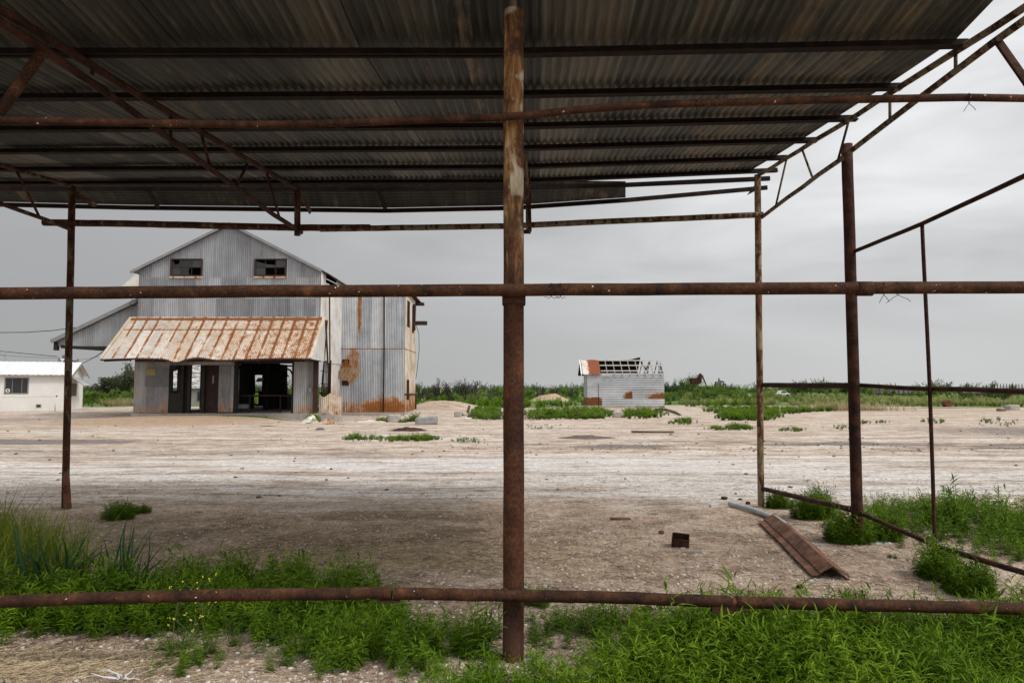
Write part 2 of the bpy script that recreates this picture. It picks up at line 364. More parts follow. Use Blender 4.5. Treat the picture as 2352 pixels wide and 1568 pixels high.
# ------------------------------------------------------------------ ground
def axis(segs):
    a = [segs[0][0]]
    for s0, s1, st in segs:
        n = max(1, int(round((s1 - s0) / st))); a += list(np.linspace(s0, s1, n + 1)[1:])
    return np.array(a)
ys = np.concatenate([axis([(-60, 0, 6), (0, 3, .5), (3, 12, .06), (12, 24, .12), (24, 60, .25), (60, 90, .5), (90, 160, 2)]), np.geomspace(160, 6000, 40)[1:]])
xp = np.concatenate([axis([(0, 6, .075), (6, 14, .15), (14, 34, .35), (34, 80, 1.2)]), np.geomspace(80, 4000, 36)[1:]])
xs = np.concatenate([-xp[::-1][:-1], xp])
XX, YY = np.meshgrid(xs, ys); ZZ = gh(XX, YY)
gm = MB(); nx, ny = len(xs), len(ys)
idx = np.arange(nx * ny).reshape(ny, nx)
F = np.stack([idx[:-1, :-1], idx[:-1, 1:], idx[1:, 1:], idx[1:, :-1]], -1).reshape(-1, 4)
gm.add(np.stack([XX, YY, ZZ], -1).reshape(-1, 3), F, .5, True)
xf, yf = XX.ravel(), YY.ravel()
nA = fbm(xf * .5, yf * .9, 21); nB = fbm(xf * .12, yf * .55, 31); nC = fbm(xf * 1.3, yf * 2.4, 41)
soil = 1 - sst(8.6, 10.4, yf + (nA - .5) * 3.2 + .15 * xf * 0)
straw = np.clip(gauss(xf, yf, -1.9, 7.9, 2.9, 1.4, 2.5) * (.55 + 2.6 * (fbm(xf * 1.6, yf * 2.2, 45, 5) - .45)) + gauss(xf, yf, -5.5, 3.9, 3.4, .5) * .9 + .45 * gauss(xf, yf, 2.8, 6.6, 1.4, .7), 0, 1)
nD = fbm(xf * .35, yf * 1.6, 51, 5); mud = gauss(yf, 0, 18.4 + .9 * np.sin(xf * .22) + (nA - .5) * 2, 0, 1.5, 1, 3) * sst(-3, 3, xf) * np.clip(2.6 * (nD - .28), 0, 1.2)
mud = mud + gauss(yf, 0, 17.0, 0, 1.0, 1, 3) * (1 - sst(-4, 0, xf)) * .55 * (.5 + nB) + gauss(yf, 0, 20.4, 0, 1.2, 1, 3) * (1 - sst(-13, -8, xf)) * .95
mud = mud + .75 * gauss(xf, yf, 24, 25, 11, 3.8, 4) + .9 * gauss(xf, yf, 2.4, 22.3, 1.1, .5, 3) + .6 * gauss(xf, yf, -28, 34, 9, 4, 3) + .25 * gauss(xf, yf, -6, 12.0, 5, .25) + .28 * gauss(xf, yf, 1, 11.5, 5, .2)
white = gauss(yf, 0, 13, 0, 3.4, 1, 2.5) * (.35 + 1.1 * nB) + .4 * gauss(yf, 0, 23, 0, 3, 1) * nB * 1.3
red = gauss(xf, yf, -16, 32, 6.0, 4.2, 3) * .95 + .55 * sst(10, 22, xf) * gauss(yf, 0, 44, 0, 12, 1, 4) * (.3 + 1.2 * nB) + .6 * gauss(xf, yf, -5.2, 50, 3, 9, 3) + .8 * gauss(xf, yf, 3.9, 69.5, 3, 3, 3)
edge = 60 - 9 * gauss(xf, 0, -2, 0, 7, 1) - 6 * sst(20, 50, -xf) - 6 * sst(18, 45, xf)
veg = sst(-4, 5, yf - edge + (nB - .5) * 16) * (1 - .9 * gauss(xf, yf, 3.9, 69.8, 2.2, 2.6, 3)) * (1 - .9 * gauss(xf, yf, -5.2, 50, 2.4, 8, 3))
veg = np.maximum(veg, .9 * gauss(xf, yf, -12.8, 34.6, 2.3, .6, 3))
ga = top('ground', gm, None, kind='structure', org=(0, 0, 0))
def attrib(o, name, arr):
    a = o.data.attributes.new(name, 'FLOAT', 'POINT'); a.data.foreach_set('value', np.clip(arr, 0, 1).astype(np.float32))
for nme, arr in (('soil', soil), ('straw', straw), ('mud', mud), ('white', white), ('red', red), ('veg', veg)): attrib(ga, nme, arr)
def ground_mat():
    s = NT('caliche_yard'); x, y, z = s.sep()[:3]
    lat = s.noise(1, 9, s.sc((.17, 1.5, 1)), rough=.72, dist=.6); mid = s.noise(1.6, 8, rough=.65); fine = s.noise(26, 6, rough=.75); grit = s.noise(120, 3, rough=.7)
    tr = s.noise(1, 5, s.sc((.35, 7.5, 1)), rough=.6, dist=.2)
    col = s.ramp(s.ma('ADD', s.ma('MULTIPLY', lat, .55), s.ma('MULTIPLY', mid, .45)), [(.37, (.20, .146, .107)), (.46, (.40, .31, .238)), (.58, (.59, .505, .43))])
    wm_ = s.mr(s.ma('ADD', s.attr('white'), s.ma('MULTIPLY', s.ma('SUBTRACT', lat, .5), 3.0)), .15, .9)
    blo = s.noise(1, 9, s.sc((1.2, 4.5, 1)), rough=.75, dist=.3); col = s.mix(s.ma('MULTIPLY', wm_, .72), col, (.63, .605, .58)); col = s.mix(s.mr(blo, .5, .64, 0.0, .7), col, (.19, .142, .11)); col = s.mix(s.mr(blo, .46, .3, 0.0, .5), col, (.56, .52, .49))
    col = s.mix(s.mr(s.ma('ADD', s.attr('red'), s.ma('MULTIPLY', s.ma('SUBTRACT', mid, .5), 1.2)), .35, .85), col, s.mix(mid, (.30, .20, .13), (.46, .34, .24)))
    # thin dark tyre and drag streaks
    col = s.mix(s.ma('MULTIPLY', s.mr(tr, .57, .67), s.mr(y, 9.0, 12.0, 0.0, .7)), col, (.17, .145, .13))
    m1 = s.mr(s.ma('ADD', s.attr('mud'), s.ma('MULTIPLY', s.ma('SUBTRACT', s.ma('ADD', s.ma('MULTIPLY', lat, .5), s.ma('MULTIPLY', s.noise(5, 7, s.sc((.5, 1.4, 1)), rough=.7), .5)), .5), 2.4)), .38, .85)
    col = s.mix(s.ma('MULTIPLY', m1, .85), col, s.mix(fine, (.085, .07, .065), (.20, .175, .165)))
    sl = s.mr(s.ma('ADD', s.attr('soil'), s.ma('MULTIPLY', s.ma('SUBTRACT', mid, .5), .9)), .3, .8)
    scol = s.ramp(s.ma('ADD', s.ma('MULTIPLY', mid, .5), s.ma('MULTIPLY', fine, .5)), [(.40, (.17, .112, .076)), (.49, (.40, .292, .212)), (.58, (.60, .48, .375))])
    col = s.mix(sl, col, scol)
    sw = s.mr(s.ma('ADD', s.attr('straw'), s.ma('MULTIPLY', s.ma('SUBTRACT', mid, .5), 2.2)), .2, .8)
    col = s.mix(s.ma('MULTIPLY', sw, .85), col, s.mix(fine, (.085, .055, .037), (.29, .20, .13)))
    vg = s.mr(s.ma('ADD', s.attr('veg'), s.ma('MULTIPLY', s.ma('SUBTRACT', s.noise(.9, 8, s.sc((.5, 1, 1)), rough=.7), .5), 1.0)), .35, .6)
    vc = s.ramp(s.noise(.35, 8, s.sc((.5, 1, 1)), rough=.7), [(.36, (.035, .07, .015)), (.5, (.085, .14, .03)), (.62, (.17, .21, .065)), (.72, (.28, .25, .13))])
    col = s.mix(vg, col, vc)
    # grit: pale chips and dark specks
    v = s.vor(38, out='Color'); vr = s.sep(v)[0]; vd = s.vor(38)
    chip = s.ma('MULTIPLY', s.mr(vr, .80, .84), s.mr(vd, .30, .22)); dk = s.ma('MULTIPLY', s.mr(vr, .16, .12), s.mr(vd, .30, .2))
    near = s.mr(y, 30, 12, 0.0, 1.0)
    ok = s.ma('SUBTRACT', 1.0, vg)
    col = s.mix(s.ma('MULTIPLY', s.ma('MULTIPLY', chip, .42), ok), col, (.62, .56, .50)); col = s.mix(s.ma('MULTIPLY', s.ma('MULTIPLY', dk, .6), ok), col, (.12, .09, .075))
    gf = s.mr(grit, .3, .7, .6, 1.35, False); g3 = s.n('CombineXYZ'); [s.L(gf, g3.inputs[i]) for i in range(3)]
    col = s.mix(1.0, col, g3.outputs[0], 'MULTIPLY')
    h = s.ma('ADD', s.ma('MULTIPLY', fine, .6), s.ma('ADD', s.ma('MULTIPLY', grit, .35), s.ma('MULTIPLY', s.mr(vd, 0.0, .5, 1, 0), .25)))
    pk = s.mr(s.noise(9, 8, rough=.8), .36, .64, .62, 1.3, False); g4 = s.n('CombineXYZ'); [s.L(pk, g4.inputs[i]) for i in range(3)]; col = s.mix(1.0, col, g4.outputs[0], 'MULTIPLY')
    b1 = s.bump(h, .03, 1.0); b2 = s.bump(s.ma('ADD', lat, s.ma('MULTIPLY', m1, s.noise(5, 6))), .06, .6, b1)
    return s.done(col, .95, 0.0, b2, .12)
M['ground'] = ground_mat(); ga.data.materials.clear(); ga.data.materials.append(M['ground'])

# ------------------------------------------------------------------ open shed the camera looks through
shed = thing('open_shed', (0, 4.17, gz(0, 4.17)), 'rusty open-sided pipe-frame shed with dark corrugated roof over the foreground', 'shed')
NB = .037                                    # depth lines of the shed lean a touch to the right
Y0 = 4.17
def lx(a, Y): return a + NB * Y
TA = {0: -6.37, 1: -3.28, 2: -.14, 3: 3.09, -1: -9.45}
def jit(pts, n, amp):                        # resample a polyline and wobble it slightly
    pts = [np.array(p, float) for p in pts]; L = [0]
    for a, b in zip(pts, pts[1:]): L.append(L[-1] + np.linalg.norm(b - a))
    o = []
    for t in np.linspace(0, L[-1], n):
        k = min(max(np.searchsorted(L, t) - 1, 0), len(pts) - 2); f = (t - L[k]) / (L[k + 1] - L[k])
        o.append(pts[k] * (1 - f) + pts[k + 1] * f + NR.normal(size=3) * amp)
    o[0] = pts[0]; o[-1] = pts[-1]; return o

# posts
def post(pts, r, mat, n=16, label=None, extra=None, rs=None):
    mb = MB(); p = jit(pts, 14, r * .02); mb.tube(p, r, n)
    if extra: extra(mb)
    return part('post', mb, mat, shed, label)
cx0, cy0, _ = G(1180, 1510)
pst = post([(cx0, cy0, -.25), (cx0, cy0, P(1180, 27, cy0)[2])], .063, M['bigpost'], 24, 'thick rust brown pipe post with flaking ochre top')
mb = MB(); zc = P(1180, 689, cy0)[2]; hh = .028
mb.b(cx0 - .070, cx0 + .072, cy0 - .074, cy0 + .07, zc - hh, zc + hh)
part('bracket', mb, M['scrapdark'], pst)
# peg of angle iron on top of the post
mb = MB(); zt = P(1180, 27, cy0)[2]; mb.beam((cx0 + .005, cy0, zt - .01), (cx0 + .005, cy0, zt + .09), .03, .012, up=(0, 1, 0)); mb.beam((cx0 + .012, cy0 - .02, zt - .03), (cx0 - .004, cy0 - .02, zt + .09), .008, .008, up=(0, 1, 0))
part('top_bracket', mb, M['pipe_paint'], pst)
NP = {1: -3.46, 3: 3.44}
for a in (1, 3, 0, -1):
    X = NP.get(a, lx(TA[a], Y0)); post([(X, Y0, -.25), (X, Y0, 3.93)], .055, M['pipe'])
fl = G(150, 1166); flt = P(166, 428, 9.22)
post([(fl[0], fl[1], -.15), P(158, 800, 9.25), flt], .044, M['pipe_paint2'], 12, 'dark far corner post with a channel splinted to its foot')
mb = MB(); mb.prism([P(150, 1090, 9.16), P(160, 1090, 9.16), P(165, 1166, 9.16), P(152, 1166, 9.16)], (0, -.05, 0)); part('post_splint', mb, M['scrap'], shed)
fr = G(1748, 1163)
M['post_right'] = rust_mat('rust_and_cream_paint_post', (.035, .015, .009), (.10, .042, .022), (.2, .1, .05), paint=.46, pcol=(.36, .28, .17))
post([(fr[0], fr[1], -.15), P(1744, 800, 9.3), P(1740, 402, 9.3)], .044, M['post_right'], 14, 'far right post, rust with flaking cream paint')
pp = G(1970, 1250); ppt = P(1945, 332, 7.05)
post([(pp[0], pp[1], -.15), P(1955, 660, 7.08), ppt], .056, M['pipe_dark'], 18, 'leaning thick dark brown pipe post on the right')
tp = G(2149, 1306); tpt = P(2118, 517, 6.05)
post([(tp[0], tp[1], -.15), P(2136, 900, 6.08), tpt], .0165, M['pipe_dark'], 10, 'thin dark rod post at the right')
mb = MB(); mb.tube([P(2149, 1253, 6.08), (tp[0], tp[1], -.1)], .033, 12); part('post_sleeve', mb, M['pipe_dark'], shed)
mb = MB(); mb.tube([P(683, 432, 9.2), P(683, 541, 9.2)], .042, 10); part('stub_post', mb, M['pipe_paint2'], shed)

# rails across the view
YR = 4.07
def rail(px, r, mat, Y=YR, label=None, n=14, m=40, couple=(), cracks=()):
    mb = MB(); mb.tube(jit([P(x, y, Y) if not isinstance(Y, (list, tuple)) else P(x, y, Y[i]) for i, (x, y) in enumerate(px)], m, r * .022), r, n)
    ra = part('rail', mb, mat, shed, label)
    for (x0, x1, y0, y1, rr) in couple:
        mb = MB(); mb.tube([P(x0, y0, Y), P(x1, y1, Y)], rr, 16); part('coupling', mb, mat, ra)
    return ra
r1 = rail([(-500, 268), (0, 277), (600, 287), (760, 284), (900, 278), (1176, 269), (1330, 252), (1500, 240), (1800, 232), (2200, 224), (2450, 228), (2700, 232)], .0235, M['pipe'], label='topmost rusty rail, bowed just under the roof', couple=((770, 790, 283, 282, .030),))
r2 = rail([(-500, 678), (0, 674), (600, 669), (1176, 666), (1700, 663), (2100, 661), (2700, 658)], .0375, M['pipe'], label='middle rusty rail spattered with white bird droppings', couple=((1968, 2002, 663, 663, .0445),))
r3a = rail([(-500, 1393), (0, 1381), (330, 1370), (560, 1365), (900, 1361.5)], .0345, M['pipe'], label='bottom rail, left length')
r3b = rail([(905, 1362), (1176, 1367), (1400, 1371), (1676, 1381)], .0345, M['pipe'], label='bottom rail, middle length')
r3c = rail([(1690, 1382), (2000, 1389), (2352, 1397), (2700, 1405)], .0345, M['pipe'], label='bottom rail, right length')
for (x0, x1, y, h) in ((872, 918, 1379, .012), (1633, 1712, 1396, .042)):
    mb = MB(); a = P(x0, y, YR); b_ = P(x1, y, YR); mb.beam(a, b_, .05, h); part('splice_plate', mb, M['scrapdark'], r3b)
mb = MB(); mb.tube([P(1668, 1380.5, YR), P(1712, 1382, YR)], .026, 12); part('pipe_core', mb, M['scrap'], r3b)
# far eave pipe
ye = 9.2
rail([(100, 511), (300, 514), (560, 520), (683, 523), (850, 523)], .046, M['pipe_paint2'], ye, 'far eave pipe, left length')
rail([(735, 526), (1176, 519), (1430, 507), (1600, 500), (1752, 493)], .040, M['pipe_paint'], ye, 'far eave pipe, right length, flaking paint')
# right hand side rails
rail([(1752, 884), (1850, 885), (1965, 885)], .033, M['pipe_dark'], [9.3, 8.2, 7.11], 'right side middle rail, far length', m=12)
rail([(1970, 884), (2100, 892), (2200, 893), (2352, 899), (2480, 902)], .021, M['pipe_dark'], [7.11, 6.3, 5.8, 4.83, 4.2], 'right side middle rail, sagging near length', m=16)
rail([(1752, 1122), (1966, 1172)], .030, M['pipe'], [9.3, 7.11], 'right side bottom rail, far length', m=10)
rail([(1970, 1175), (2149, 1253), (2352, 1315), (2500, 1352)], .021, M['pipe_dark'], [7.11, 6.05, 4.83, 4.2], 'right side bottom rail, near length', m=12)
rail([(1958, 579), (2118, 514), (2352, 405), (2520, 322)], .020, M['pipe_dark'], [7.08, 6.05, 4.83, 4.2], 'thin dark raking rail at upper right', m=12)

# roof purlins
PUR = [(-500, 0, 1176, 2221), ]
purl = [  # Y, left (x=0) y, middle y, right end (x, y)
    (Y0 - .02, -23, -17, (2400, -48)),
    (4.80, 122, 122, (2221, 101)), (5.72, 224, 217.5, (2069, 200)), (6.69, 297.5, 290.5, (1967, 272)),
    (7.58, 348, 341, (1875, 322)), (8.51, 389, 384, (1807, 362)), (9.45, 421, 417, (1785, 391))]
PL = []
for (Y, yl, ym, (xr, yr)) in purl:
    a = P(0, yl, Y); b_ = P(1176, ym, Y); c = P(xr, yr, Y)
    sl = (b_[2] - a[2]) / (b_[0] - a[0]); xl = -9.7
    PL.append((Y, np.array([xl, a[0], b_[0], c[0], 4.2]), np.array([a[2] + sl * (xl - a[0]) * .5, a[2], b_[2], c[2], c[2] + (c[2] - b_[2]) / (c[0] - b_[0]) * (4.2 - c[0])])))
    mb = MB(); pts = [(xl, Y, PL[-1][2][0]), a, b_, c]
    for p, q in zip(pts, pts[1:]):
        mb.beam(p, q, .045, .058)
        mb.beam((p[0], p[1] - .03, p[2] - .026), (q[0], q[1] - .03, q[2] - .026), .045, .006)
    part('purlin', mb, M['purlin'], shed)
def roofz(x, Y):
    zs = [float(np.interp(x, xx, zz)) for (_, xx, zz) in PL]; yy = [p[0] for p in PL]
    if Y < yy[0]: return zs[0] + (zs[1] - zs[0]) / (yy[1] - yy[0]) * (Y - yy[0])
    if Y > yy[-1]: return zs[-1] + .1 * (Y - yy[-1])
    return float(np.interp(Y, yy, zs))
# corrugated roofing: real waves, one sheet after another with lapped, slightly lifted edges
YS = np.array([3.55, 4.17, 4.8, 5.72, 6.2, 6.69, 7.58, 8.51, 9.45, 9.56])
mb = MB(); SW = .66; pitch = .0733; x = -9.9; k = 0
while x < 3.04:
    x1 = min(x + SW + .03, 3.055); n = max(6, int(round((x1 - x) / pitch * 8))); us = np.linspace(x, x1, n + 1)
    lift = .004 * (k % 2); tt = R.random(); dz0 = R.uniform(-.004, .004); e0 = R.uniform(-.02, .03); e1 = R.uniform(0, .07)
    V = []
    for Y in YS:
        yy = Y + (e1 if Y == YS[-1] else 0) - (e0 if Y == YS[0] else 0)
        zb = roofz(x, Y) * (1 - 0) ; zb1 = roofz(x1, Y)
        zz = np.linspace(zb, zb1, n + 1) + .052 + lift + dz0 + .0135 * np.sin(2 * math.pi * (us - x) / pitch)
        V.append(np.stack([us + NB * yy, np.full(n + 1, yy), zz], -1))
    V = np.concatenate(V); idx = np.arange(len(V)).reshape(len(YS), n + 1)
    mb.add(V, np.stack([idx[:-1, :-1], idx[:-1, 1:], idx[1:, 1:], idx[1:, :-1]], -1).reshape(-1, 4), tt, True)
    x += SW; k += 1
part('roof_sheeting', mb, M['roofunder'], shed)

# trusses
def truss(a, tc_, bc, webs, rt=.028, rb=.028, rw=.018, mat='pipe_paint2'):
    T = lambda q: TP(q[0], q[1], a, NB) if len(q) == 2 else q
    mb = MB(); mb.tube(jit([T(q) for q in tc_], 12, .003), rt, 10); t = part('truss', mb, M[mat], shed)
    mb = MB(); mb.tube(jit([T(q) for q in bc], 12, .003), rb, 10); part('bottom_chord', mb, M[mat], t)
    for wq in webs:
        mb = MB(); mb.tube([T(q) for q in wq], rw if len(wq) == 2 else rw * 1.6, 8); part('web_strut', mb, M[mat], t)
    return t
t3 = truss(TA[3], [(1743, 402), (1950, 275), (2210, 109), (2352, 18), (2398, -12)], [(1750, 499), (1930, 365), (2290, 90), (2352, 48), (2402, 12)],
      [((1782, 472), (1806, 368)), ((1865, 405), (1843, 345)), ((1925, 367), (1948, 283)), ((2044, 272), (2044, 236)), ((2195, 155), (2195, 122))], .026, .026, .013, 'pipe_paint')
mb = MB(); q = TP(2290, 92, TA[3], NB); mb.beam(q, (3.40, Y0, 3.25), .05, .02, up=(0, 1, 0)); part('brace', mb, M['pipe'], t3)
t1 = truss(TA[1], [(-60, -14), (0, 22), (190, 138), (470, 308), (690, 437)], [(-60, 12), (100, 112), (270, 232), (470, 378), (630, 494), (692, 534)],
      [((212, 152), (212, 172)), ((392, 262), (392, 322)), ((462, 305), (484, 388)), ((568, 378), (542, 430)), ((612, 395), (642, 500))], .03, .03, .016, 'pipe_dark')
mb = MB(); q = TP(100, 116, TA[1], NB); mb.tube([q, (-3.40, Y0, 3.02)], .034, 10); part('brace', mb, M['pipe'], t1)
zf0 = P(1176, 414, 9.2)[2]
def ghost(a):                                # the other frames share the same drawing, seen side-on or out of view
    mb = MB(); mb.tube([(lx(a, Y0), Y0, roofz(lx(a, Y0), Y0) - .05), (lx(a, 9.2), 9.2, roofz(lx(a, 9.2), 9.2) - .05)], .028, 10); t = part('truss', mb, M['pipe_paint2'], shed)
    top_ = lambda Y: np.array((lx(a, Y), Y, roofz(lx(a, Y), Y) - .05))
    bot_ = lambda Y: np.array((lx(a, Y), Y, 3.86 + (3.86 - 3.83) - .0 - .0 * Y if Y < 4.6 else 3.86 - (Y - 4.6) * .0 ))
    def bz(Y): return np.array((lx(a, Y), Y, np.interp(Y, [Y0, 4.6, 9.2], [3.86, 3.9, zf0 - .58])))
    mb = MB(); mb.tube([bz(Y0), bz(4.6), bz(9.2)], .028, 10); part('bottom_chord', mb, M['pipe_paint2'], t)
    for u, v_ in ((8.9, 8.6), (8.0, 8.4), (7.4, 7.1), (5.9, 5.9)):
        mb = MB(); mb.tube([bz(u), top_(v_)], .016, 8); part('web_strut', mb, M['pipe_paint2'], t)
    return t
ghost(TA[-1])
_x0 = lx(TA[0], Y0)
t0 = truss(TA[0], [(_x0, Y0, roofz(_x0, Y0) - .05), (0, 380), (84, 402), (160, 427)], [(_x0, Y0, 3.84), (0, 466), (90, 498), (160, 526)],
      [((38, 392), (90, 497)), ((-60, 362), (-25, 458)), ((-140, 340), (-160, 412))], .024, .026, .016, 'pipe_paint2')
t2 = truss(TA[2] + .012, [(1207, 20), (1207, 200), (1209, 418)], [(1207, 60), (1209, 300), (1212, 533)], [], .018, .024, .014, 'pipe_paint')
mb = MB(); mb.beam(P(1211, 300, 9.0), P(1217, 532, 9.0), .05, .02, up=(0, 1, 0)); part('web_strut', mb, M['pipe_paint2'], t2)
mb = MB(); mb.beam(P(1203, 532, 9.1), P(1219, 532, 9.1), .05, .05); part('end_plate', mb, M['scrapdark'], t2)
# broken outrigger brackets past the far posts
for (xa, ya, xb, yb) in ((168, 440, 222, 470), (690, 440, 716, 486), (1738, 425, 1722, 442)):
    mb = MB(); mb.prism([P(xa, ya - 6, 9.25), P(xa, ya + 12, 9.25), P(xb - 6, yb + 6, 9.75), P(xb, yb - 1, 9.75)], (.0, .02, 0)); part('outrigger', mb, M['pipe_paint2'], shed)
# drooping outer canopy: two purlins and sheets laid lengthwise
lo_, hi_ = [(-500, 462), (0, 470), (300, 477), (885, 484), (1176, 478), (1437, 460)], [(-500, 430), (0, 433), (600, 435), (1176, 432), (1437, 425)]
YL, YU = 10.15, 9.68
for pts, Y in ((lo_ + [(1762, 431)], YL), (hi_ + [(1768, 410)], YU)):
    mb = MB(); q = [P(x, y, Y) for x, y in pts]
    for a, b_ in zip(q, q[1:]): mb.beam(a, b_, .04, .06)
    part('purlin', mb, M['purlin'], shed)
hi_ = [(-500, 416), (0, 420), (600, 423), (1176, 420), (1437, 423)]; mb = MB(); xs_ = np.linspace(-500, 1437, 60); n = 64; V = []
for i in range(n + 1):
    t = i / n; ph = .007 * math.sin(t * 2 * math.pi * 9)
    V.append([np.array(P(x, np.interp(x, [p[0] for p in hi_], [p[1] for p in hi_]), YU)) * (1 - t) + np.array(P(x, np.interp(x, [p[0] for p in lo_], [p[1] for p in lo_]), YL)) * t + np.array((0, ph * .6, ph + .042)) for x in xs_])
V = np.array(V); idx = np.arange((n + 1) * 60).reshape(n + 1, 60)
mb.add(V.reshape(-1, 3), np.stack([idx[:-1, :-1], idx[:-1, 1:], idx[1:, 1:], idx[1:, :-1]], -1).reshape(-1, 4), .3, True)
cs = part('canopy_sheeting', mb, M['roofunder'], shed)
for xa, xb in ((340, 365), (868, 885)):
    mb = MB(); mb.beam(P(xa, 437, YU - .03), P(xb, 480, YL - .05), .05, .03); part('rafter', mb, M['purlin'], cs)
for (yc, rr) in ((269, .030), (666, .042), (1366, .039)):
    z_ = P(1180, yc, YR)[2]
    for sg in (-1, 1):
        mb = MB(); mb.tube(jit([(cx0 + sg * .052, YR + .01, z_), (cx0 + sg * .064, YR + .005, z_ + .001)], 3, .001), [rr, rr * .96, rr * .9], 14); part('weld_bead', mb, M['scrapdark'], pst)
# twists of tie wire on the rails
def wire(pts, r=.0017):
    mb = MB(); mb.tube([P(x, y, YR - d) for x, y, d in pts], r, 5); part('tie_wire', mb, M['scrapdark'], shed)
def twist(x, y, s=1, rr=.04, flip=1):
    loop = [(x + math.sin(t) * 5 * s, y + math.cos(t) * rr / YR * FPX, math.sin(t * .5) * rr) for t in np.linspace(0, 6.28, 14)]
    wire(loop); yb = y + rr / YR * FPX
    wire([(x, yb, .02), (x - 9 * s, yb + 5, .02), (x - 18 * s, yb + 12 * flip, .03), (x - 26 * s, yb + 18 * flip, .02)]); wire([(x, yb, .02), (x + 12 * s, yb + 5, .02), (x + 22 * s, yb + 9 * flip, .03), (x + 30 * s, yb + 15 * flip, .02)])
twist(2062, 662, 1); twist(2030, 662, .4); twist(1266, 665, .6, flip=.1); twist(1287, 665, .4, flip=.2); twist(2226, 226, .5, .032); twist(1512, 240, .5, .03, .3); twist(1600, 238, .2, .03, .3)
# ------------------------------------------------------------------ corrugated walls as real folded sheet
def corr(mb, Mf, u0, u1, bot, top_, pitch=.1, amp=.013, seg=6, holes=(), noff=0.0, sheet=.66, rows=(), tint=None, rs=None):
    """Mf(u,w,n)->xyz; u runs across the folds; bot/top_ functions of u; holes (ua,ub,wa,wb); rows = lap heights, each lower row sits 3 mm further out"""
    rs = rs or R; du = pitch / seg; n = max(1, int(round((u1 - u0) / du))); du = (u1 - u0) / n
    us = [u0 + i * du for i in range(n + 1)]; V = []; F = []; T = []; tt = {}
    def nn(u): return noff + amp * math.sin(2 * math.pi * u / pitch)
    for i in range(n):
        a, b_ = us[i], us[i + 1]; m = (a + b_) / 2
        lo, hi = bot(m) if callable(bot) else bot, top_(m) if callable(top_) else top_
        iv = [(lo, hi)]
        for (ua, ub, wa, wb) in holes:
            if ua <= m <= ub:
                iv = [q for (p, r) in iv for q in ((p, min(r, wa)), (max(p, wb), r)) if q[1] - q[0] > 1e-4]
        for k, rw in enumerate(rows):
            iv = [q for (p, r) in iv for q in (((p, rw), (rw, r)) if p < rw < r else ((p, r),))]
        for (p, r) in iv:
            k = sum(1 for rw in rows if (p + r) / 2 < rw); key = (int(math.floor((m - u0) / sheet + .37 * k)), k)
            if key not in tt: tt[key] = (rs.random(), rs.uniform(-.002, .002))
            t, o = tt[key]; o += .003 * k
            z = len(V); V += [Mf(a, p, nn(a) + o), Mf(b_, p, nn(b_) + o), Mf(b_, r, nn(b_) + o), Mf(a, r, nn(a) + o)]
            F.append((z, z + 1, z + 2, z + 3)); T += [t if tint is None else tint] * 4
    if V: mb.add(V, F, T)
    return mb
XW = lambda X0: None
# materials
M['wall'] = galv_mat('grey_galvanised_front', (.13, .14, .155), (.37, .385, .40), rust=.17, laps=[('Z', 6.0, .05, .08), ('Z', 7.38, .05, .1)], base=(.25, 1.3, .18))
M['wall_low'] = galv_mat('rust_streaked_lower_wall', (.11, .118, .135), (.37, .385, .40), rust=.40, base=(.25, 1.0, .12), warm=.0)
M['wall_side'] = galv_mat('sunlit_pale_side_wall', (.48, .49, .50), (.72, .72, .70), rust=.30, base=(.0, 2.2, .3), warm=.4)  # pale sheet, with sunlit brightness also put into its colour
M['annex'] = galv_mat('annex_front_sheet', (.22, .245, .28), (.66, .665, .66), rust=.12, rcol=((.13, .036, .008), (.46, .19, .05)), laps=[('Z', 3.9, .05, .34)], seam=(4.9, -7.0, .0, .05, 'X'), base=(.2, 1.25, .24), spots=((5.55, 3.1, .5, 1.0, .22), (5.9, 6.6, .14, 2.4, .30), (7.5, .6, 1.3, .65, .16)))
M['annexside'] = galv_mat('annex_side_sheet', (.50, .47, .42), (.72, .68, .6), rust=.48, laps=[('Z', 3.9, .05, .3)], warm=.9, base=(.2, 2.2, .2))
M['awning'] = galv_mat('rusty_awning_sheet', (.34, .33, .31), (.60, .585, .55), rust=.40, axis='Y', seam=(.60, 0, .27, .10, 'X'), laps=[('Z', 4.60, .05, .30), ('Z', 5.2, .12, .42)], right=(-5.5, 5.0, .13), warm=.5, rcol=((.115, .036, .013), (.36, .155, .055)))
M['rooftin'] = galv_mat('roof_tin', (.22, .22, .22), (.42, .42, .41), rust=.25, axis='Y')
M['paletin'] = galv_mat('pale_tin', (.48, .46, .42), (.68, .66, .62), rust=.38, axis='Y', warm=.4)
M['dark'] = plain_mat('near_black_interior', (.012, .011, .010), (.03, .027, .024), 3)  # even near-black colour for interior parts
M['browndark'] = plain_mat('dark_red_brown_steel', (.025, .012, .010), (.06, .03, .024), 5)
M['concrete'] = plain_mat('weathered_concrete', (.22, .20, .175), (.42, .385, .34), 2.5, bd=.01)
M['concrete2'] = plain_mat('grey_concrete', (.17, .165, .155), (.34, .33, .31), 5, bd=.012)
M['glass'] = plain_mat('dusty_glass', (.012, .013, .014), (.03, .031, .033), 2, rough=.3, spec=.4)
M['greyboard'] = plain_mat('grey_board', (.10, .105, .11), (.17, .175, .18), 3)
M['yellowboard'] = plain_mat('yellow_patch', (.22, .19, .07), (.32, .28, .12), 3)
M['wood'] = plain_mat('silvered_wood', (.16, .145, .13), (.38, .36, .33), 8, sc=(1, 1, 5))
M['wooddark'] = plain_mat('dark_wood', (.05, .038, .03), (.14, .105, .08), 8)
M['black'] = plain_mat('black_cable', (.01, .01, .01), (.02, .02, .02), 5)
M['whitepaint'] = plain_mat('white_paint', (.60, .59, .56), (.74, .73, .70), 3)
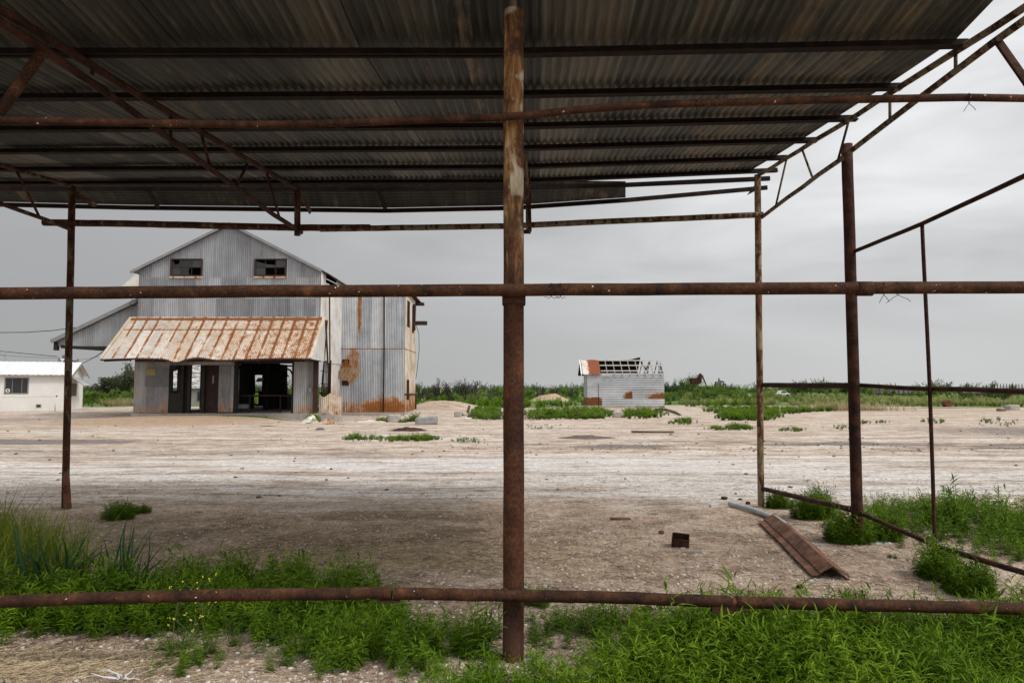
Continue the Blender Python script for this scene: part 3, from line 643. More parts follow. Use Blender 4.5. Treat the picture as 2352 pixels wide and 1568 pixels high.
M['greypaint'] = plain_mat('grey_paint', (.16, .16, .16), (.26, .26, .26), 3)

YB = 36.0; BX0, BX1 = P(314, 780, YB)[0], P(734, 780, YB)[0]
def ZY(y, Y=YB): return P(1176, y, Y)[2]
def XY(x, y=850, Y=YB): return P(x, y, Y)[0]
ROOT = ((BX0 + BX1) / 2, YB, 0.0); RX = ROOT[0]
barn = thing('corrugated_barn', ROOT, 'tall grey corrugated gin building with gabled front, rusty awning and tower annex', 'building')
zsl = ZY(948.5); zpk = ZY(517); zev = ZY(622.5); xm = (BX0 + BX1) / 2 - .05; zaw = ZY(729)
Yback = 50.0
FM = lambda u, w_, n: (u, YB - n, w_)
slope = (zpk - zev) / (BX1 - xm)
topf = lambda u: zpk - slope * abs(u - xm)
win = [(XY(393.6, 612), XY(464.5, 612), ZY(632), ZY(596.5)), (XY(586.2, 612), XY(657.3, 612), ZY(632), ZY(596.5))]
mb = MB(); corr(mb, FM, BX0, BX1, ZY(735), topf, .1, .013, 6, win, rows=(ZY(686), ZY(637.5)))
part('front_wall', mb, M['wall'], barn)
# lower front: panels between the openings
for (xa, xb, yt, yb_, pt) in ((309.5, 389, 730, 948, .1), (389, 538, 730, 838, .1), (503, 537.5, 838, 946, .1), (537, 721, 730, 828, .1), (675.5, 721, 828, 949, .1)):
    mb = MB(); corr(mb, FM, XY(xa), XY(xb), ZY(yb_), ZY(yt) - .02, pt, .013, 6); part('wall_panel', mb, M['wall_low'], barn, 'rust streaked lower front panel')
mb = MB(); mb.b(XY(336), XY(390), YB - .06, YB - .03, ZY(887), ZY(846.6)); gb = part('patch_board', mb, M['greyboard'], barn)
mb = MB(); mb.b(XY(337), XY(358), YB - .075, YB - .062, ZY(862), ZY(847.5)); part('notice_patch', mb, M['yellowboard'], gb)
# gable windows: rusty frame, muntins, some panes gone
for wi, (ua, ub, wa, wb) in enumerate(win):
    mb = MB(); t = .05
    for (x0, x1, z0, z1) in ((ua - .03, ub + .03, wa - .07, wa), (ua - .03, ub + .03, wb, wb + .05), (ua - .04, ua + t, wa, wb), (ub - t, ub + .04, wa, wb)): mb.b(x0, x1, YB - .05, YB + .04, z0, z1)
    for k in (1, 2): x = ua + (ub - ua) * k / 3; mb.b(x - .014, x + .014, YB - .02, YB + .01, wa, wb)
    zm = (wa + wb) / 2; mb.b(ua, ub, YB - .021, YB + .011, zm - .013, zm + .013)
    wf = part('window', mb, M['browndark'], barn)
    mb = MB(); mb.b(ua - .05, ub + .05, YB - .06, YB - .02, wa - .16, wa - .071); part('sill', mb, M['awning'], wf)
    mb = MB()
    for r_ in range(2):
        for c_ in range(3):
            x0 = ua + (ub - ua) * c_ / 3 + .02; x1 = ua + (ub - ua) * (c_ + 1) / 3 - .02; z0 = wa + (wb - wa) * r_ / 2 + .02; z1 = wa + (wb - wa) * (r_ + 1) / 2 - .02
            if (r_, c_) in (((0, 2),) if wi == 0 else ((0, 1), (0, 2))): continue
            poly = [(x0, z0), (x1, z0), (x1, z1), (x0, z1)]
            if wi == 0 and (r_, c_) == (1, 0): poly = [(x0, z0), (x1, z0), (x1, z1), (x1 - .08, z1), (x1 - .12, z1 - .2), (x0 + .15, z0 + .12), (x0 + .12, z1 - .1), (x0, z1 - .05)]
            if wi == 1 and c_ < 2 and r_ == 1: poly = [(x0, z0), (x1, z0), (x1, z0 + (.1 if c_ else .18)), (x0, z1 - (.22 if c_ else .06))]
            if wi == 0 and (r_, c_) == (0, 1): poly = [(x0, z0), (x1 - .08, z0), (x1 - .16, z0 + .17), (x1 - .1, z1), (x0, z1)]
            mb.prism([(x, YB - .004, z) for x, z in poly], (0, .006, 0), R.random())
    part('pane', mb, M['glass'], wf)
    mb = MB(); mb.b(ua - .2, ub + .2, YB + 1.2, YB + 1.25, wa - .5, wb + .3); part('upright_dark_board', mb, M['dark'], barn)  # upright near-black board behind each gable window
# side walls (left one has a doorway, right one is torn open low down)
def side(X, y0, y1, z0, zt, holes, mat, sgn, name='side_wall'):
    mb = MB(); corr(mb, lambda u, w_, n: (X + sgn * n, u, w_), y0, y1, z0, zt, .1, .013, 6, holes); return part(name, mb, mat, barn)
side(BX0, YB, Yback, zsl, zev, [(41.3, 43.5, 0, ZY(836, 42.2)), (39.6, 40.5, ZY(897, 40), ZY(849, 40))], M['wall_low'], -1)
side(BX1, YB + .02, Yback, ZY(830), zev - .02, [(37.0, 39.2, ZY(655, 38), ZY(625, 38)), ], M['wall_side'], 1)
YA = 40.6; YAB = 45.2
side(BX1 - .04, 38.3, YA + .1, zsl - .3, ZY(832, 38.3), [], M['wall_side'], 1)
# rear wall with gaps that show the sky
rear = [(XY(643, 850, Yback), XY(676, 850, Yback), ZY(938, Yback), ZY(824, Yback)), (XY(552, 850, Yback), XY(567, 850, Yback), ZY(898, Yback), ZY(858, Yback)), (XY(586, 850, Yback), XY(602, 850, Yback), ZY(898, Yback), ZY(861, Yback)),
        (XY(584.5, 850, Yback), XY(594.5, 850, Yback), ZY(927, Yback), ZY(901, Yback)), (XY(721, 850, Yback), XY(752, 850, Yback), ZY(938, Yback), ZY(827, Yback))]
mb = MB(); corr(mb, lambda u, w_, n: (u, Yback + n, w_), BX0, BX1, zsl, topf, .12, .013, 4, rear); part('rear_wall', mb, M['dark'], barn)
# dark deck added to keep the inside of the barn dark; slab
mb = MB(); mb.b(BX0 + .1, BX1 - .1, YB + .1, Yback - .1, zaw - .75, zaw - .65); part('darkening_deck', mb, M['dark'], barn)
mb = MB(); mb.b(BX0 - .1, BX1 + .12, YB - .12, Yback, -.5, zsl - .01)
mb.b(XY(741, 950), XY(784, 950, 37), YB - .35, YB + 1.2, -.4, .16)
part('foundation', mb, M['concrete'], barn)
# frames of the ground floor
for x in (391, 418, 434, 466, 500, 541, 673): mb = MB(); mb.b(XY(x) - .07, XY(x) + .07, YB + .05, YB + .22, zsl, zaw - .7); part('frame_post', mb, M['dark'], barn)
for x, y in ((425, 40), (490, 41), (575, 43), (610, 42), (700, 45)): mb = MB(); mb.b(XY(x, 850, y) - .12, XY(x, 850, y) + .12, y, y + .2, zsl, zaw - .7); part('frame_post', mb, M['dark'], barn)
mb = MB(); mb.b(XY(405), XY(432), YB + .25, YB + .3, zsl, ZY(838)); part('partition', mb, M['dark'], barn)
mb = MB(); mb.b(XY(460), XY(468), YB + .25, YB + 2.3, zsl, ZY(838)); part('partition', mb, M['dark'], barn)
mb = MB(); mb.b(XY(389), XY(404), YB + .03, YB + .08, ZY(852), ZY(836)); part('partition', mb, M['dark'], barn)
mb = MB(); mb.b(XY(389), XY(417), YB + .03, YB + .08, zsl, ZY(902)); part('partition', mb, M['dark'], barn)
mb = MB(); mb.b(XY(538), XY(676), YB + .3, YB + .42, ZY(834), ZY(822)); part('partition', mb, M['dark'], barn)
mb = MB(); mb.b(XY(552, 850, 45), XY(586, 850, 45), 44.9, 45, zsl, 3.0); part('partition', mb, M['dark'], barn)
mb = MB(); mb.b(XY(466), XY(503), YB + .3, YB + .36, zsl, ZY(838)); dr = part('door', mb, M['browndark'], barn)
mb = MB(); mb.b(XY(483), XY(487), YB + .27, YB + .3, ZY(880), ZY(862)); part('door_glass', mb, M['greypaint'], dr)
mb = MB(); mb.b(XY(721), XY(731.5), YB - .1, YB + .06, zsl, ZY(822)); part('corner_column', mb, M['browndark'], barn)
mb = MB(); mb.b(XY(711), XY(717), YB - .12, YB - .03, ZY(901), ZY(890)); mb.tube([(XY(714), YB - .05, ZY(890)), (XY(714), YB - .05, ZY(822))], .02, 6); part('meter_box', mb, M['greypaint'], barn)
# torn iron grille standing in the open right side
mb = MB(); yg = YB + .6
for k in range(5): mb.tube([P(737 + k * 3.6, 938, yg), P(738 + k * 3.4 + 2, 868, yg), P(744 + k * 2.0, 828, yg)], .022, 6)
for y in (851, 880, 895, 908): mb.tube([P(736, y, yg), P(753, y + 3, yg)], .02, 6)
mb.tube([P(738, 915, YB + .3), P(752, 735, YB + .3)], .03, 6); mb.tube([P(757, 910, YB + 1), P(748, 735, YB + .3)], .05, 6)
mb.tube([P(757, 683, YB + .9), P(758, 885, YB + .9)], .04, 8); mb.b(XY(756, 850, 37), XY(760, 850, 37), 37, 37.1, ZY(938), ZY(825))
part('grille', mb, M['scrapdark'], barn)
# curled loose sheets at the corner
mb = MB(); corr(mb, lambda u, w_, n: (u, 36.5 - .25 * math.sin((u) * 3) - n - .25 * (zsl + 2 - w_) * .3, w_), XY(737, 900, 36.5), XY(785, 900, 36.5), lambda u: .05 + .25 * math.sin(u * 5), lambda u: ZY(907, 36.5) + .1 * math.sin(u * 9), .1, .016, 6)
M['rustwhite'] = galv_mat('loose_rust_and_white_sheet', (.45, .43, .40), (.65, .6, .52), rust=.52, base=(.1, 1.0, .1), warm=.7)
part('loose_sheet', mb, M['rustwhite'], barn, 'white sheet eaten by rust at the torn corner')
# main roof
def slab(mb, q, th=.04, tint=.5):
    q = [np.array(p, float) for p in q]; n = np.cross(q[1] - q[0], q[2] - q[0]); n /= np.linalg.norm(n); mb.prism(q, tuple(n * th), tint)
mb = MB(); ov = .38; yf = YB - .18
slab(mb, [(BX0 - ov, yf, zpk - slope * (xm - BX0 + ov) + .06), (xm, yf, zpk + .06), (xm, Yback, zpk + .06), (BX0 - ov, Yback, zpk - slope * (xm - BX0 + ov) + .06)], .05)
slab(mb, [(xm, yf, zpk + .06), (BX1 + .12, yf, zpk - slope * (BX1 + .12 - xm) + .06), (BX1 + .12, Yback, zpk - slope * (BX1 + .12 - xm) + .06), (xm, Yback, zpk + .06)], .05)
rf = part('roof', mb, M['rooftin'], barn)
mb = MB()
for s_ in (-1, 1):
    xe = BX0 - ov if s_ < 0 else BX1 + .1
    mb.beam((xm, yf - .02, zpk + .04), (xe, yf - .02, zpk - slope * abs(xe - xm) + .04), .03, .14)
part('barge_board', mb, M['greypaint'], rf)
mb = MB()
for k in range(16):                           # torn eave strips on the right side
    y = YB + .4 + k * .42; e = BX1 + .12 + R.uniform(0, .3); z = zpk - slope * (BX1 - xm)
    mb.prism([(BX1 - .1, y, z + .05), (e, y, z - .03 - .3 * (e - BX1)), (e, y + .36, z - .05 - .3 * (e - BX1)), (BX1 - .1, y + .36, z + .05)], (0, 0, .03), R.random())
part('torn_eave', mb, M['scrapdark'], rf)
# pale roof of the part behind, left
mb = MB(); zl = ZY(660, 47); slab(mb, [(XY(281, 660, 47), 47, zl), (XY(330, 620, 47), 47, ZY(613, 47)), (XY(330, 620, 47), 49.5, ZY(613, 47)), (XY(281, 660, 47), 49.5, zl)], .05)
slab(mb, [(XY(281, 660, 47), 46.9, zl), (BX0 - .02, 46.9, zl), (BX0 - .02, 47, ZY(628, 47)), (XY(314, 628, 47), 47, ZY(628, 47))], .05)
part('rear_roof', mb, M['paletin'], barn)
# lean-to on the left: a hanging gable end and its roof
YL_ = 38.0; xl_, zl_, zr_, zb_ = XY(128, 788, YL_), ZY(786, YL_), ZY(697, YL_), ZY(795, YL_)
xr_ = XY(314, 700, YL_); topl = lambda u: zl_ + (zr_ - zl_) * (u - xl_) / (xr_ - xl_)
mb = MB(); corr(mb, lambda u, w_, n: (u, YL_ - n, w_), xl_ + .15, BX0, lambda u: min(zb_, topl(u)), topl, .1, .013, 6); part('lean_to_gable', mb, M['wall'], barn)
mb = MB(); zR = topl(BX0); slab(mb, [(xl_ - .1, YL_ - .25, zl_ - .02), (BX0, YL_ - .25, zR + .04), (BX0, 45, zR + .04), (xl_ - .1, 45, zl_ - .02)], .06); lr = part('lean_to_roof', mb, M['rooftin'], barn)
mb = MB(); mb.beam((xl_ - .1, YL_ - .27, zl_ + .03), (BX0, YL_ - .27, zR + .09), .03, .2); part('barge_board', mb, M['greypaint'], lr)
mb = MB(); mb.b(xl_ + .2, BX0, YL_ + .02, 45, zb_ - .02, zb_ + .05); mb.beam((xl_ + .3, YL_, zb_ - .02), (BX0, YL_, zb_ - .35), .05, .18); mb.b(xl_ - .05, xl_ + .15, YL_ - .1, YL_ + .1, zl_ - .45, zl_)
for y in (41, 44.6): mb.beam((xl_ + .3, y, zb_), (BX0, y, zb_ - .5), .08, .1)
part('lean_to_soffit', mb, M['dark'], barn)
# awning
ax0, ax1 = XY(301.5, 731), XY(745, 731); YF = 33.85; zlo = P(400, 824, YF)[2]; bx0 = P(231, 824, YF)[0]; bx1 = P(713, 822, YF)[0]
def awn(u, w_, n):                           # u 0..1 across, w 0..1 down
    X = (ax0 * (1 - w_) + bx0 * w_) + u * ((ax1 * (1 - w_) + bx1 * w_) - (ax0 * (1 - w_) + bx0 * w_))
    sag = -.16 * math.exp(-((u - .36) / .035) ** 2) * w_ ** 3 + .05 * math.sin(u * 9) * w_ + .12 * math.exp(-((u - .47) / .06) ** 2) * w_ ** 3
    return (X, YB - .03 + (YF - YB) * w_, zaw + (zlo - zaw) * w_ + sag + n)
mb = MB(); N = 640; rs_ = [0, .1, .105, .35, .355, .6, .8, .92, 1.0]; V = []; T = []
sheetn = 16; tts = [[R.random() for _ in range(60)] for _ in range(3)]
for j, w_ in enumerate(rs_):
    for i in range(N + 1):
        u = i / N; lift = .03 if w_ <= .1 else (.012 if w_ <= .35 else 0)
        V.append(awn(u, w_ + (.006 * math.sin(u * 900) if j == len(rs_) - 1 else 0), lift + .013 * math.sin(u * (ax1 - ax0) / .1 * 2 * math.pi) * (0.2 if w_ <= .1 else 1))); T.append(tts[0 if w_ <= .1 else (1 if w_ <= .35 else 2)][int(u * (ax1 - ax0) / .6)])
idx = np.arange(len(V)).reshape(len(rs_), N + 1)
mb.add(V, np.stack([idx[:-1, :-1], idx[1:, :-1], idx[1:, 1:], idx[:-1, 1:]], -1).reshape(-1, 4), T, True)
aw = part('awning_roof', mb, M['awning'], barn, 'rust streaked corrugated awning roof with a bent lower edge')
mb = MB(); q = [awn(1, 0, 0), awn(1, 1, 0), (bx1 + .9, YF + .9, zlo - .02), (ax1 + .02, YB + .1, zlo + .1)]
mb.prism([(p[0] + .01, p[1], p[2]) for p in (awn(1, 0, -.02), awn(1, 1, -.02), (ax1, YB, zlo - .05))], (.03, 0, 0)); part('awning_cheek', mb, M['wall_side'], aw)
mb = MB(); mb.beam(awn(1, 0, .02), awn(1, 1, .02), .16, .02); part('awning_trim', mb, M['rustwhite'], aw); mb = MB()
mb.beam(awn(0, 0, .02), awn(0, 1, .02), .16, .02); part('awning_trim', mb, M['rustwhite'], aw)
mb = MB()
pts = [awn(u, .985, -.09) for u in np.linspace(0, 1, 30)]
mb.tube(pts, .045, 6)
for u in (.02, .25, .5, .75, .98): a = awn(u, 1, -.1); mb.beam(a, (a[0] + .1, YB, zlo + .05), .07, .1)
mb.b(ax0 + .3, ax1 - .1, YB - .05, YB - .0, zlo - .06, zlo + .1)
part('awning_beam', mb, M['browndark'], aw)
# annex tower
A0, A1 = BX1, P(930, 800, YA)[0]; zat = 7.45; zab = ZY(946.5, YA)
mb = MB(); corr(mb, lambda u, w_, n: (u, YA - n, w_), A0 + .0, A1, zab, zat, .1, .014, 6, rows=(ZY(800, YA),), sheet=.9); part('annex_front', mb, M['annex'], barn)
mb = MB(); ah = [(41.3, 42.4, ZY(752, 42), ZY(692, 42)), (43.4, 44.2, ZY(765, 44), ZY(704, 44)), (41.4, 42.4, ZY(918, 42), ZY(872, 42))]
corr(mb, lambda u, w_, n: (A1 + n, u, w_), YA, YAB, zab, lambda u: zat - .03 * (u - YA), .1, .014, 6, ah); corr(mb, lambda u, w_, n: (u, YAB + n, w_), A0, A1, zab, zat - .2, .12, .012, 4)
part('annex_side', mb, M['annexside'], barn)
for (ya, yb_, za, zb2) in ah:
    mb = MB()
    for k in range(3): y = ya + (yb_ - ya) * (k + .5) / 3; mb.b(A1 - .03, A1 + .03, y - .03, y + .03, za, zb2)
    mb.b(A1 - .4, A1 - .35, ya - .2, yb_ + .2, za - .2, zb2 + .2)
    part('annex_window', mb, M['browndark'], barn)
mb = MB(); slab(mb, [(A0, YA - .1, zat + .02), (A1 + .25, YA - .1, zat - .02), (A1 + .3, YAB + .3, zat - .2), (A0, YAB + .3, zat - .1)], .06); mb.b(A1, A1 + .55, YAB - .5, YAB, zat - .42, zat - .25); part('annex_roof', mb, M['scrapdark'], barn)
mb = MB(); mb.b(A0 - .0, A1 + .05, YA - .14, YAB + .1, -.75, zab - .005); part('annex_base', mb, M['concrete'], barn)
mb = MB(); mb.tube([P(882, 655, YA - .08), P(882.5, 800, YA - .08), P(880.5, 952, YA - .08)], .045, 8)
mb.tube([P(931, 905, YA), P(955, 905, YAB - .1), P(955, 946, YAB - .1)], .05, 6); part('downpipe', mb, M['browndark'], barn)
mb = MB(); mb.b(A1, P(981, 742, 44.2)[0], 44.1, 44.3, ZY(746.5, 44.2), ZY(737.5, 44.2)); mb.b(A1, A1 + .18, 43.6, 43.75, ZY(760, 44), ZY(700, 44)); part('steel_stub_beam', mb, M['browndark'], barn)
# peeled back sheet
mb = MB()
def peel(u, w_, n):
    c = np.array(P(803, 853, YA - .4)); a = rad(-33); cu, cw = math.cos(a), math.sin(a)
    return tuple(c + np.array((u * cu - w_ * cw, -.25 * math.cos(u * 2.2) - n - .3 * w_, u * cw + w_ * cu)))
corr(mb, peel, -.55, .55, lambda u: -.62 + .1 * math.sin(u * 7), lambda u: .42 + .1 * math.sin(u * 11), .2, .03, 6)
M['peel'] = galv_mat('peeled_rusty_sheet', (.42, .38, .30), (.60, .56, .46), rust=.75, warm=.8, axis='Z', rcol=((.20, .06, .012), (.52, .23, .06)), spots=((5.25, 3.4, .6, .7, .3),))
part('loose_sheet', mb, M['peel'], barn, 'bent rusty sheet peeling off the annex wall')
mb = MB(); mb.b(P(786, 850, YA)[0], P(802, 850, YA)[0], YA - .03, YA + .02, ZY(885, YA), ZY(825, YA)); part('torn_hole', mb, M['scrapdark'], barn)
# trailing cables
mb = MB()
for pts in ([(955, 745), (962, 765), (963, 800), (958, 850), (955, 870)],): mb.tube([P(x, y, 44.5) for x, y in pts], .018, 5)
mb.tube([P(x, y, YL_ - .5) for x, y in ((303, 690), (298, 698), (308, 702), (318, 694), (312, 684), (300, 680), (306, 692), (330, 690))], .02, 5)
part('cable', mb, M['black'], barn)

# machines inside the barn
m1 = MB(); ym = 44.0
m1.b(XY(606, 850, ym), XY(644, 850, ym), ym, ym + 1.4, zsl, ZY(836, ym)); m1.tube([P(604, 850, ym - .3), P(545, 843, ym - .3)], .1, 8); m1.b(XY(641, 850, ym), XY(652, 850, ym), ym, ym + .8, zsl, ZY(880, ym)); m1.b(XY(650, 900, ym), XY(666, 900, ym), ym - .5, ym + .3, zsl, ZY(905, ym))
for k in range(5): m1.tube([P(568 + 4.2 * k, 905, ym - 1), P(568.5 + 4 * k, 880 - 9 * (k % 3), ym - 1)], .05, 8)
m1.rock(P(648, 862, ym - .1), (.5, .5, .5), 5); m1.rock(P(652, 892, ym - .1), (.5, .4, .7), 6); m1.tube([P(648, 864, ym), P(664, 863, ym)], .04, 6)
top('gin_machine', m1, M['dark'], 'dark bulky machine standing inside the wide doorway of the gin building', 'machine')
m2 = MB(); m2.tube([P(640, 846, 46), P(658, 846.5, 46), P(667, 850, 46), P(672, 860, 46), (XY(673, 870, 46), 46, zsl)], .06, 8); m2.tube([P(538, 841, 46), P(674, 840, 46)], .06, 6)
top('bent_pipe', m2, M['dark'], 'black curved overhead pipe seen against the sky through the gin building', 'pipe')
m3 = MB(); m3.tube([P(505, 908, YB + .8), P(537, 908.5, YB + .8), P(640, 908, YB + .8), P(674, 910, YB + .8)], .045, 6)
for x in (644, 574, 543): m3.tube([P(x, 908, YB + .8), (XY(x, 908, YB + .8), YB + .8, zsl)], .03, 6)
top('guard_rail', m3, M['browndark'], 'thin rusty guard rail across the wide doorway of the gin building', 'rail')
m4 = MB(); q = [P(535, 928, YB + .9), P(565, 928, YB + .9), P(565, 938, YB + .9), P(535, 938, YB + .9)]; m4.prism(q, (0, .4, 0)); top('low_trough', m4, M['greypaint'], 'pale grey low trough on the floor of the wide doorway', 'trough')
for (xa, ya, w_, h_, sk_) in ((559, 878, 12, 22, 4), (594, 878, 13, 17, -6)):
    mb = MB()
    for k in range(4): mb.beam(P(xa + k * w_ / 3 - w_ / 2 + 0, ya + h_ / 2 - 10, 48.5), P(xa + k * w_ / 3 - w_ / 2 - sk_, ya - h_ / 2 - 2, 48.5), .04, .04)
    q = [P(xa - w_ / 2, ya + h_ / 2 - 10, 48.53), P(xa + w_ / 2, ya + h_ / 2 - 10, 48.53), P(xa + w_ / 2 - sk_, ya - h_ / 2 - 2, 48.53), P(xa - w_ / 2 - sk_, ya - h_ / 2 - 2, 48.53)]
    mb.prism(q, (0, .01, 0)); part('hopper_window', mb, M['paletin'], barn)
mb = MB(); 
for k in range(3): mb.beam(P(488 + 3 * k, 942, YB + .7), P(485 + 3.4 * k, 928, YB + .7), .03, .05)
top('leaning_boards', mb, M['wood'], 'short pale boards leaning beside the brown door of the gin building', 'boards')

# ------------------------------------------------------------------ tin shack
YS0 = 55.0; sx0, sx1 = XY(1349, 900, YS0), XY(1526, 900, YS0); se, sr, sb = ZY(860.5, YS0), P(1400, 828, YS0 + 1.35)[2], ZY(931, YS0); YS1 = YS0 + 2.7
shack = thing('tin_shack', (sx0 + 3, YS0, gz(sx0 + 3, YS0)), 'small tin shack with half its roof stripped to white rafters', 'shack')
M['shack'] = galv_mat('shack_sheet', (.25, .27, .29), (.55, .57, .59), rust=.1, axis='X', laps=[('Z', 1.46, .03, .10), ('Z', .72, .03, .10)], base=(.1, .45, .10), spots=((-2.45, .30, .95, .75, (.45, -9, -1.82, -1, .86)), (.62, .80, .80, .62, (.45, -9, .62, .72, 2)), (3.1, .84, 1.5, .40, (.36, 0, 9, .72, 2))))
def hcorr(mb, Mf, u0, u1, w0, w1, tint=None, pitch=.14, cols=(), holes=()):
    corr(mb, lambda w_, u, n: Mf(u, w_, n), w0, w1, u0, u1, pitch, .022, 6, holes, tint=tint)
mb = MB(); cuts = [sx0, XY(1382, 900, YS0), XY(1452, 900, YS0), sx1]
for (a, b_) in zip(cuts, cuts[1:]):
    for (c, d) in ((sb, .72), (.72, 1.46), (1.46, se + .12)):
        o = .003 * ((c < 1) + (a > 7)); hcorr(mb, lambda u, w_, n: (u, YS0 - n - o, w_), a + (.1 if a > 7 and c > 1 else 0) * 0, b_, c, d, R.uniform(.3, .8))
part('front_wall', mb, M['shack'], shack)
zt_ = sr - .05; gab = lambda y: se + (zt_ - se) * (1 - abs((y - (YS0 + YS1) / 2) / ((YS1 - YS0) / 2)))
mb = MB()
for X, s_ in ((sx0, -1), (sx1, 1)):
    k = int((zt_ - sb) / .1)
    for i in range(k):
        z0 = sb + i * .1; z1 = z0 + .1; f = 0 if z1 < se else min(1, (z1 - se) / (zt_ - se)) * (YS1 - YS0) / 2
        for j in range(4):
            za, zb3 = z0 + j * .025, z0 + (j + 1) * .025; na, nb = .011 * math.sin(j * math.pi / 2), .011 * math.sin((j + 1) * math.pi / 2)
            mb.add([(X + s_ * na, YS0 + f, za), (X + s_ * na, YS1 - f, za), (X + s_ * nb, YS1 - f, zb3), (X + s_ * nb, YS0 + f, zb3)], [(0, 1, 2, 3)], .5)
hcorr(mb, lambda u, w_, n: (u, YS1 + n, w_), sx0, sx1, sb, se, .4)
part('side_wall', mb, M['shack'], shack)
YR_ = (YS0 + YS1) / 2; ex0 = XY(1336, 860, YS0 - .2)
def rp(x, f, back=False, dz=0):              # point on roof slope, f 0 eave..1 ridge
    y = (YS0 - .18) * (1 - f) + YR_ * f; y = y if not back else 2 * YR_ - y
    return (x, y, (se - .02) * (1 - f) + sr * f + dz)
M['shackroof'] = galv_mat('shack_roof_sheet', (.5, .47, .42), (.66, .63, .6), rust=.5, axis='Y', spots=((-2.35, 3.3, .55, 3.0, .45), (-1.35, 3.3, .35, 3.0, .22)), rcol=((.16, .045, .018), (.36, .13, .05)))
mb = MB(); xa, xb = ex0 + .1, XY(1380, 845, YS0); n = int((xb - xa) / .0167)
for i in range(n):
    u0, u1 = xa + i * .0167, xa + (i + 1) * .0167; a, b_ = .012 * math.sin(u0 * 62.8), .012 * math.sin(u1 * 62.8)
    mb.add([rp(u0, 0, dz=.05 + a), rp(u1, 0, dz=.05 + b_), rp(u1, 1.0, dz=.05 + b_), rp(u0, 1.0, dz=.05 + a)], [(0, 1, 2, 3)], .5)
sr_ = part('roof', mb, M['shackroof'], shack, 'rust striped sheets left on one end of the roof')
mb = MB(); mb.beam(rp(ex0, 0, dz=.05), rp(ex0, 1, dz=.05), .1, .05); mb.beam(rp(ex0, 0, dz=-.04), rp(ex0, 1, dz=-.04), .04, .15); part('barge_board', mb, M['whitepaint'], sr_)
mb = MB(); xe = XY(1471, 825, YR_)
for i in range(40):
    u0 = ex0 + (xe - ex0) * i / 40; u1 = ex0 + (xe - ex0) * (i + 1) / 40; lf = lambda u: .05 + .22 * max(0, (u - xe + 1.6) / 1.6) ** 1.5 + .02 * math.sin(u * 5)
    mb.add([rp(u0, 1.0, True, lf(u0)), rp(u1, 1.0, True, lf(u1)), rp(u1, -.05, True, .05), rp(u0, -.05, True, .05)], [(0, 1, 2, 3)], R.random())
part('roof', mb, M['scrapdark'], shack, 'dark far slope, lifting at its end')
for i, x in enumerate(np.linspace(1395, 1518, 8)):
    X = P(x, 845, YS0)[0]; mb = MB(); mb.beam(rp(X, -.12, dz=-.06), rp(X - .0, 1, dz=-.06), .05, .1); part('rafter', mb, M['wood'], shack)
    if i > 4: mb = MB(); mb.beam(rp(X, -.02, True, -.06), rp(X, 1, True, -.06), .05, .1); part('rafter', mb, M['wooddark'], shack)
M['lath'] = plain_mat('pale_batten', (.45, .44, .42), (.62, .61, .59), 6)
for f, xl2, xr2 in ((.99, 1378, 1530), (.64, 1380, 1531), (.26, 1381, 1535), (-.04, 1381, 1403)):
    mb = MB(); y = 860 - 32 * f; mb.beam(rp(XY(xl2, 850, YS0), f, dz=.03), rp(XY(xr2, 850, YS0), f, dz=.03), .09, .085); part('batten', mb, M['lath'], shack)
mb = MB(); mb.beam((sx1 - 1.6, YR_, sr - .1), (sx1 - .9, YR_ + .5, se + .2), .05, .12); mb.beam((sx1 - .9, YR_, sr - .1), (sx1 - 1.3, YR_ + .3, se + .1), .05, .1); part('brace', mb, M['wooddark'], shack)
mb = MB(); mb.b(sx0 - .03, sx1, YS0 - .1, YS1, -.3, sb); part('foundation', mb, M['concrete'], shack)
mb = MB(); mb.b(sx0 + .1, sx1 - .1, YS0 + .3, YS1 - .1, sb, sb + .05); mb.b(sx0 + .05, sx1 - .05, YS1 - .12, YS1 - .08, sb, se); part('lining', mb, M['dark'], shack)
mb = MB(); x, y, z = P(1375, 932, 54.2); mb.tube([(x, y, gz(x, y) - .1), (x - .02, y, ZY(880, 54.2))], .028, 6); top('steel_stake', mb, M['scrapdark'], 'thin black stake standing in front of the tin shack', 'stake')

# ------------------------------------------------------------------ white house
th = rad(-21); HC = np.array((P(152, 940, 48)[0], 48.0)); gd = np.array((math.sin(th), math.cos(th))); fd = np.array((-math.cos(th), math.sin(th)))   # gable dir (back), front dir (left)
HR = (float(HC[0]), float(HC[1]), gz(*HC)); house = thing('white_house', HR, 'low white rendered house with white tin roof and dark front window', 'house')
HL, HD = 9.5, 4.9; hz0, hze = -.1, ZY(858, 48) ; hzr = P(174, 833, 50.3)[2]
def H(f, g, z): p = HC + fd * f + gd * g; return (p[0], p[1], z)
M['stucco'] = plain_mat('white_stucco', (.64, .62, .585), (.74, .725, .69), .8, bd=.002)
M['houseroof'] = galv_mat('white_tin_roof', (.58, .59, .60), (.76, .77, .78), rust=.0, axis='Y')
mb = MB(); mb.prism([H(0, 0, hz0), H(HL, 0, hz0), H(HL, 0, hze), H(0, 0, hze)], tuple(np.append(gd * .15, 0)))
mb.prism([H(0, .15, hz0), H(0, HD, hz0), H(0, HD, hze), H(0, HD / 2, hzr - .12), H(0, .15, hze)], tuple(np.append(fd * .15, 0)))
mb.prism([H(HL, .15, hz0), H(HL, HD, hz0), H(HL, HD, hze), H(HL, HD / 2, hzr - .12), H(HL, .15, hze)], tuple(np.append(-fd * .15, 0)))
mb.prism([H(.15, HD, hz0), H(HL - .15, HD, hz0), H(HL - .15, HD, hze), H(.15, HD, hze)], tuple(np.append(-gd * .15, 0))); part('wall', mb, M['stucco'], house)
sl_ = (hzr - hze) / (HD / 2); mb = MB()
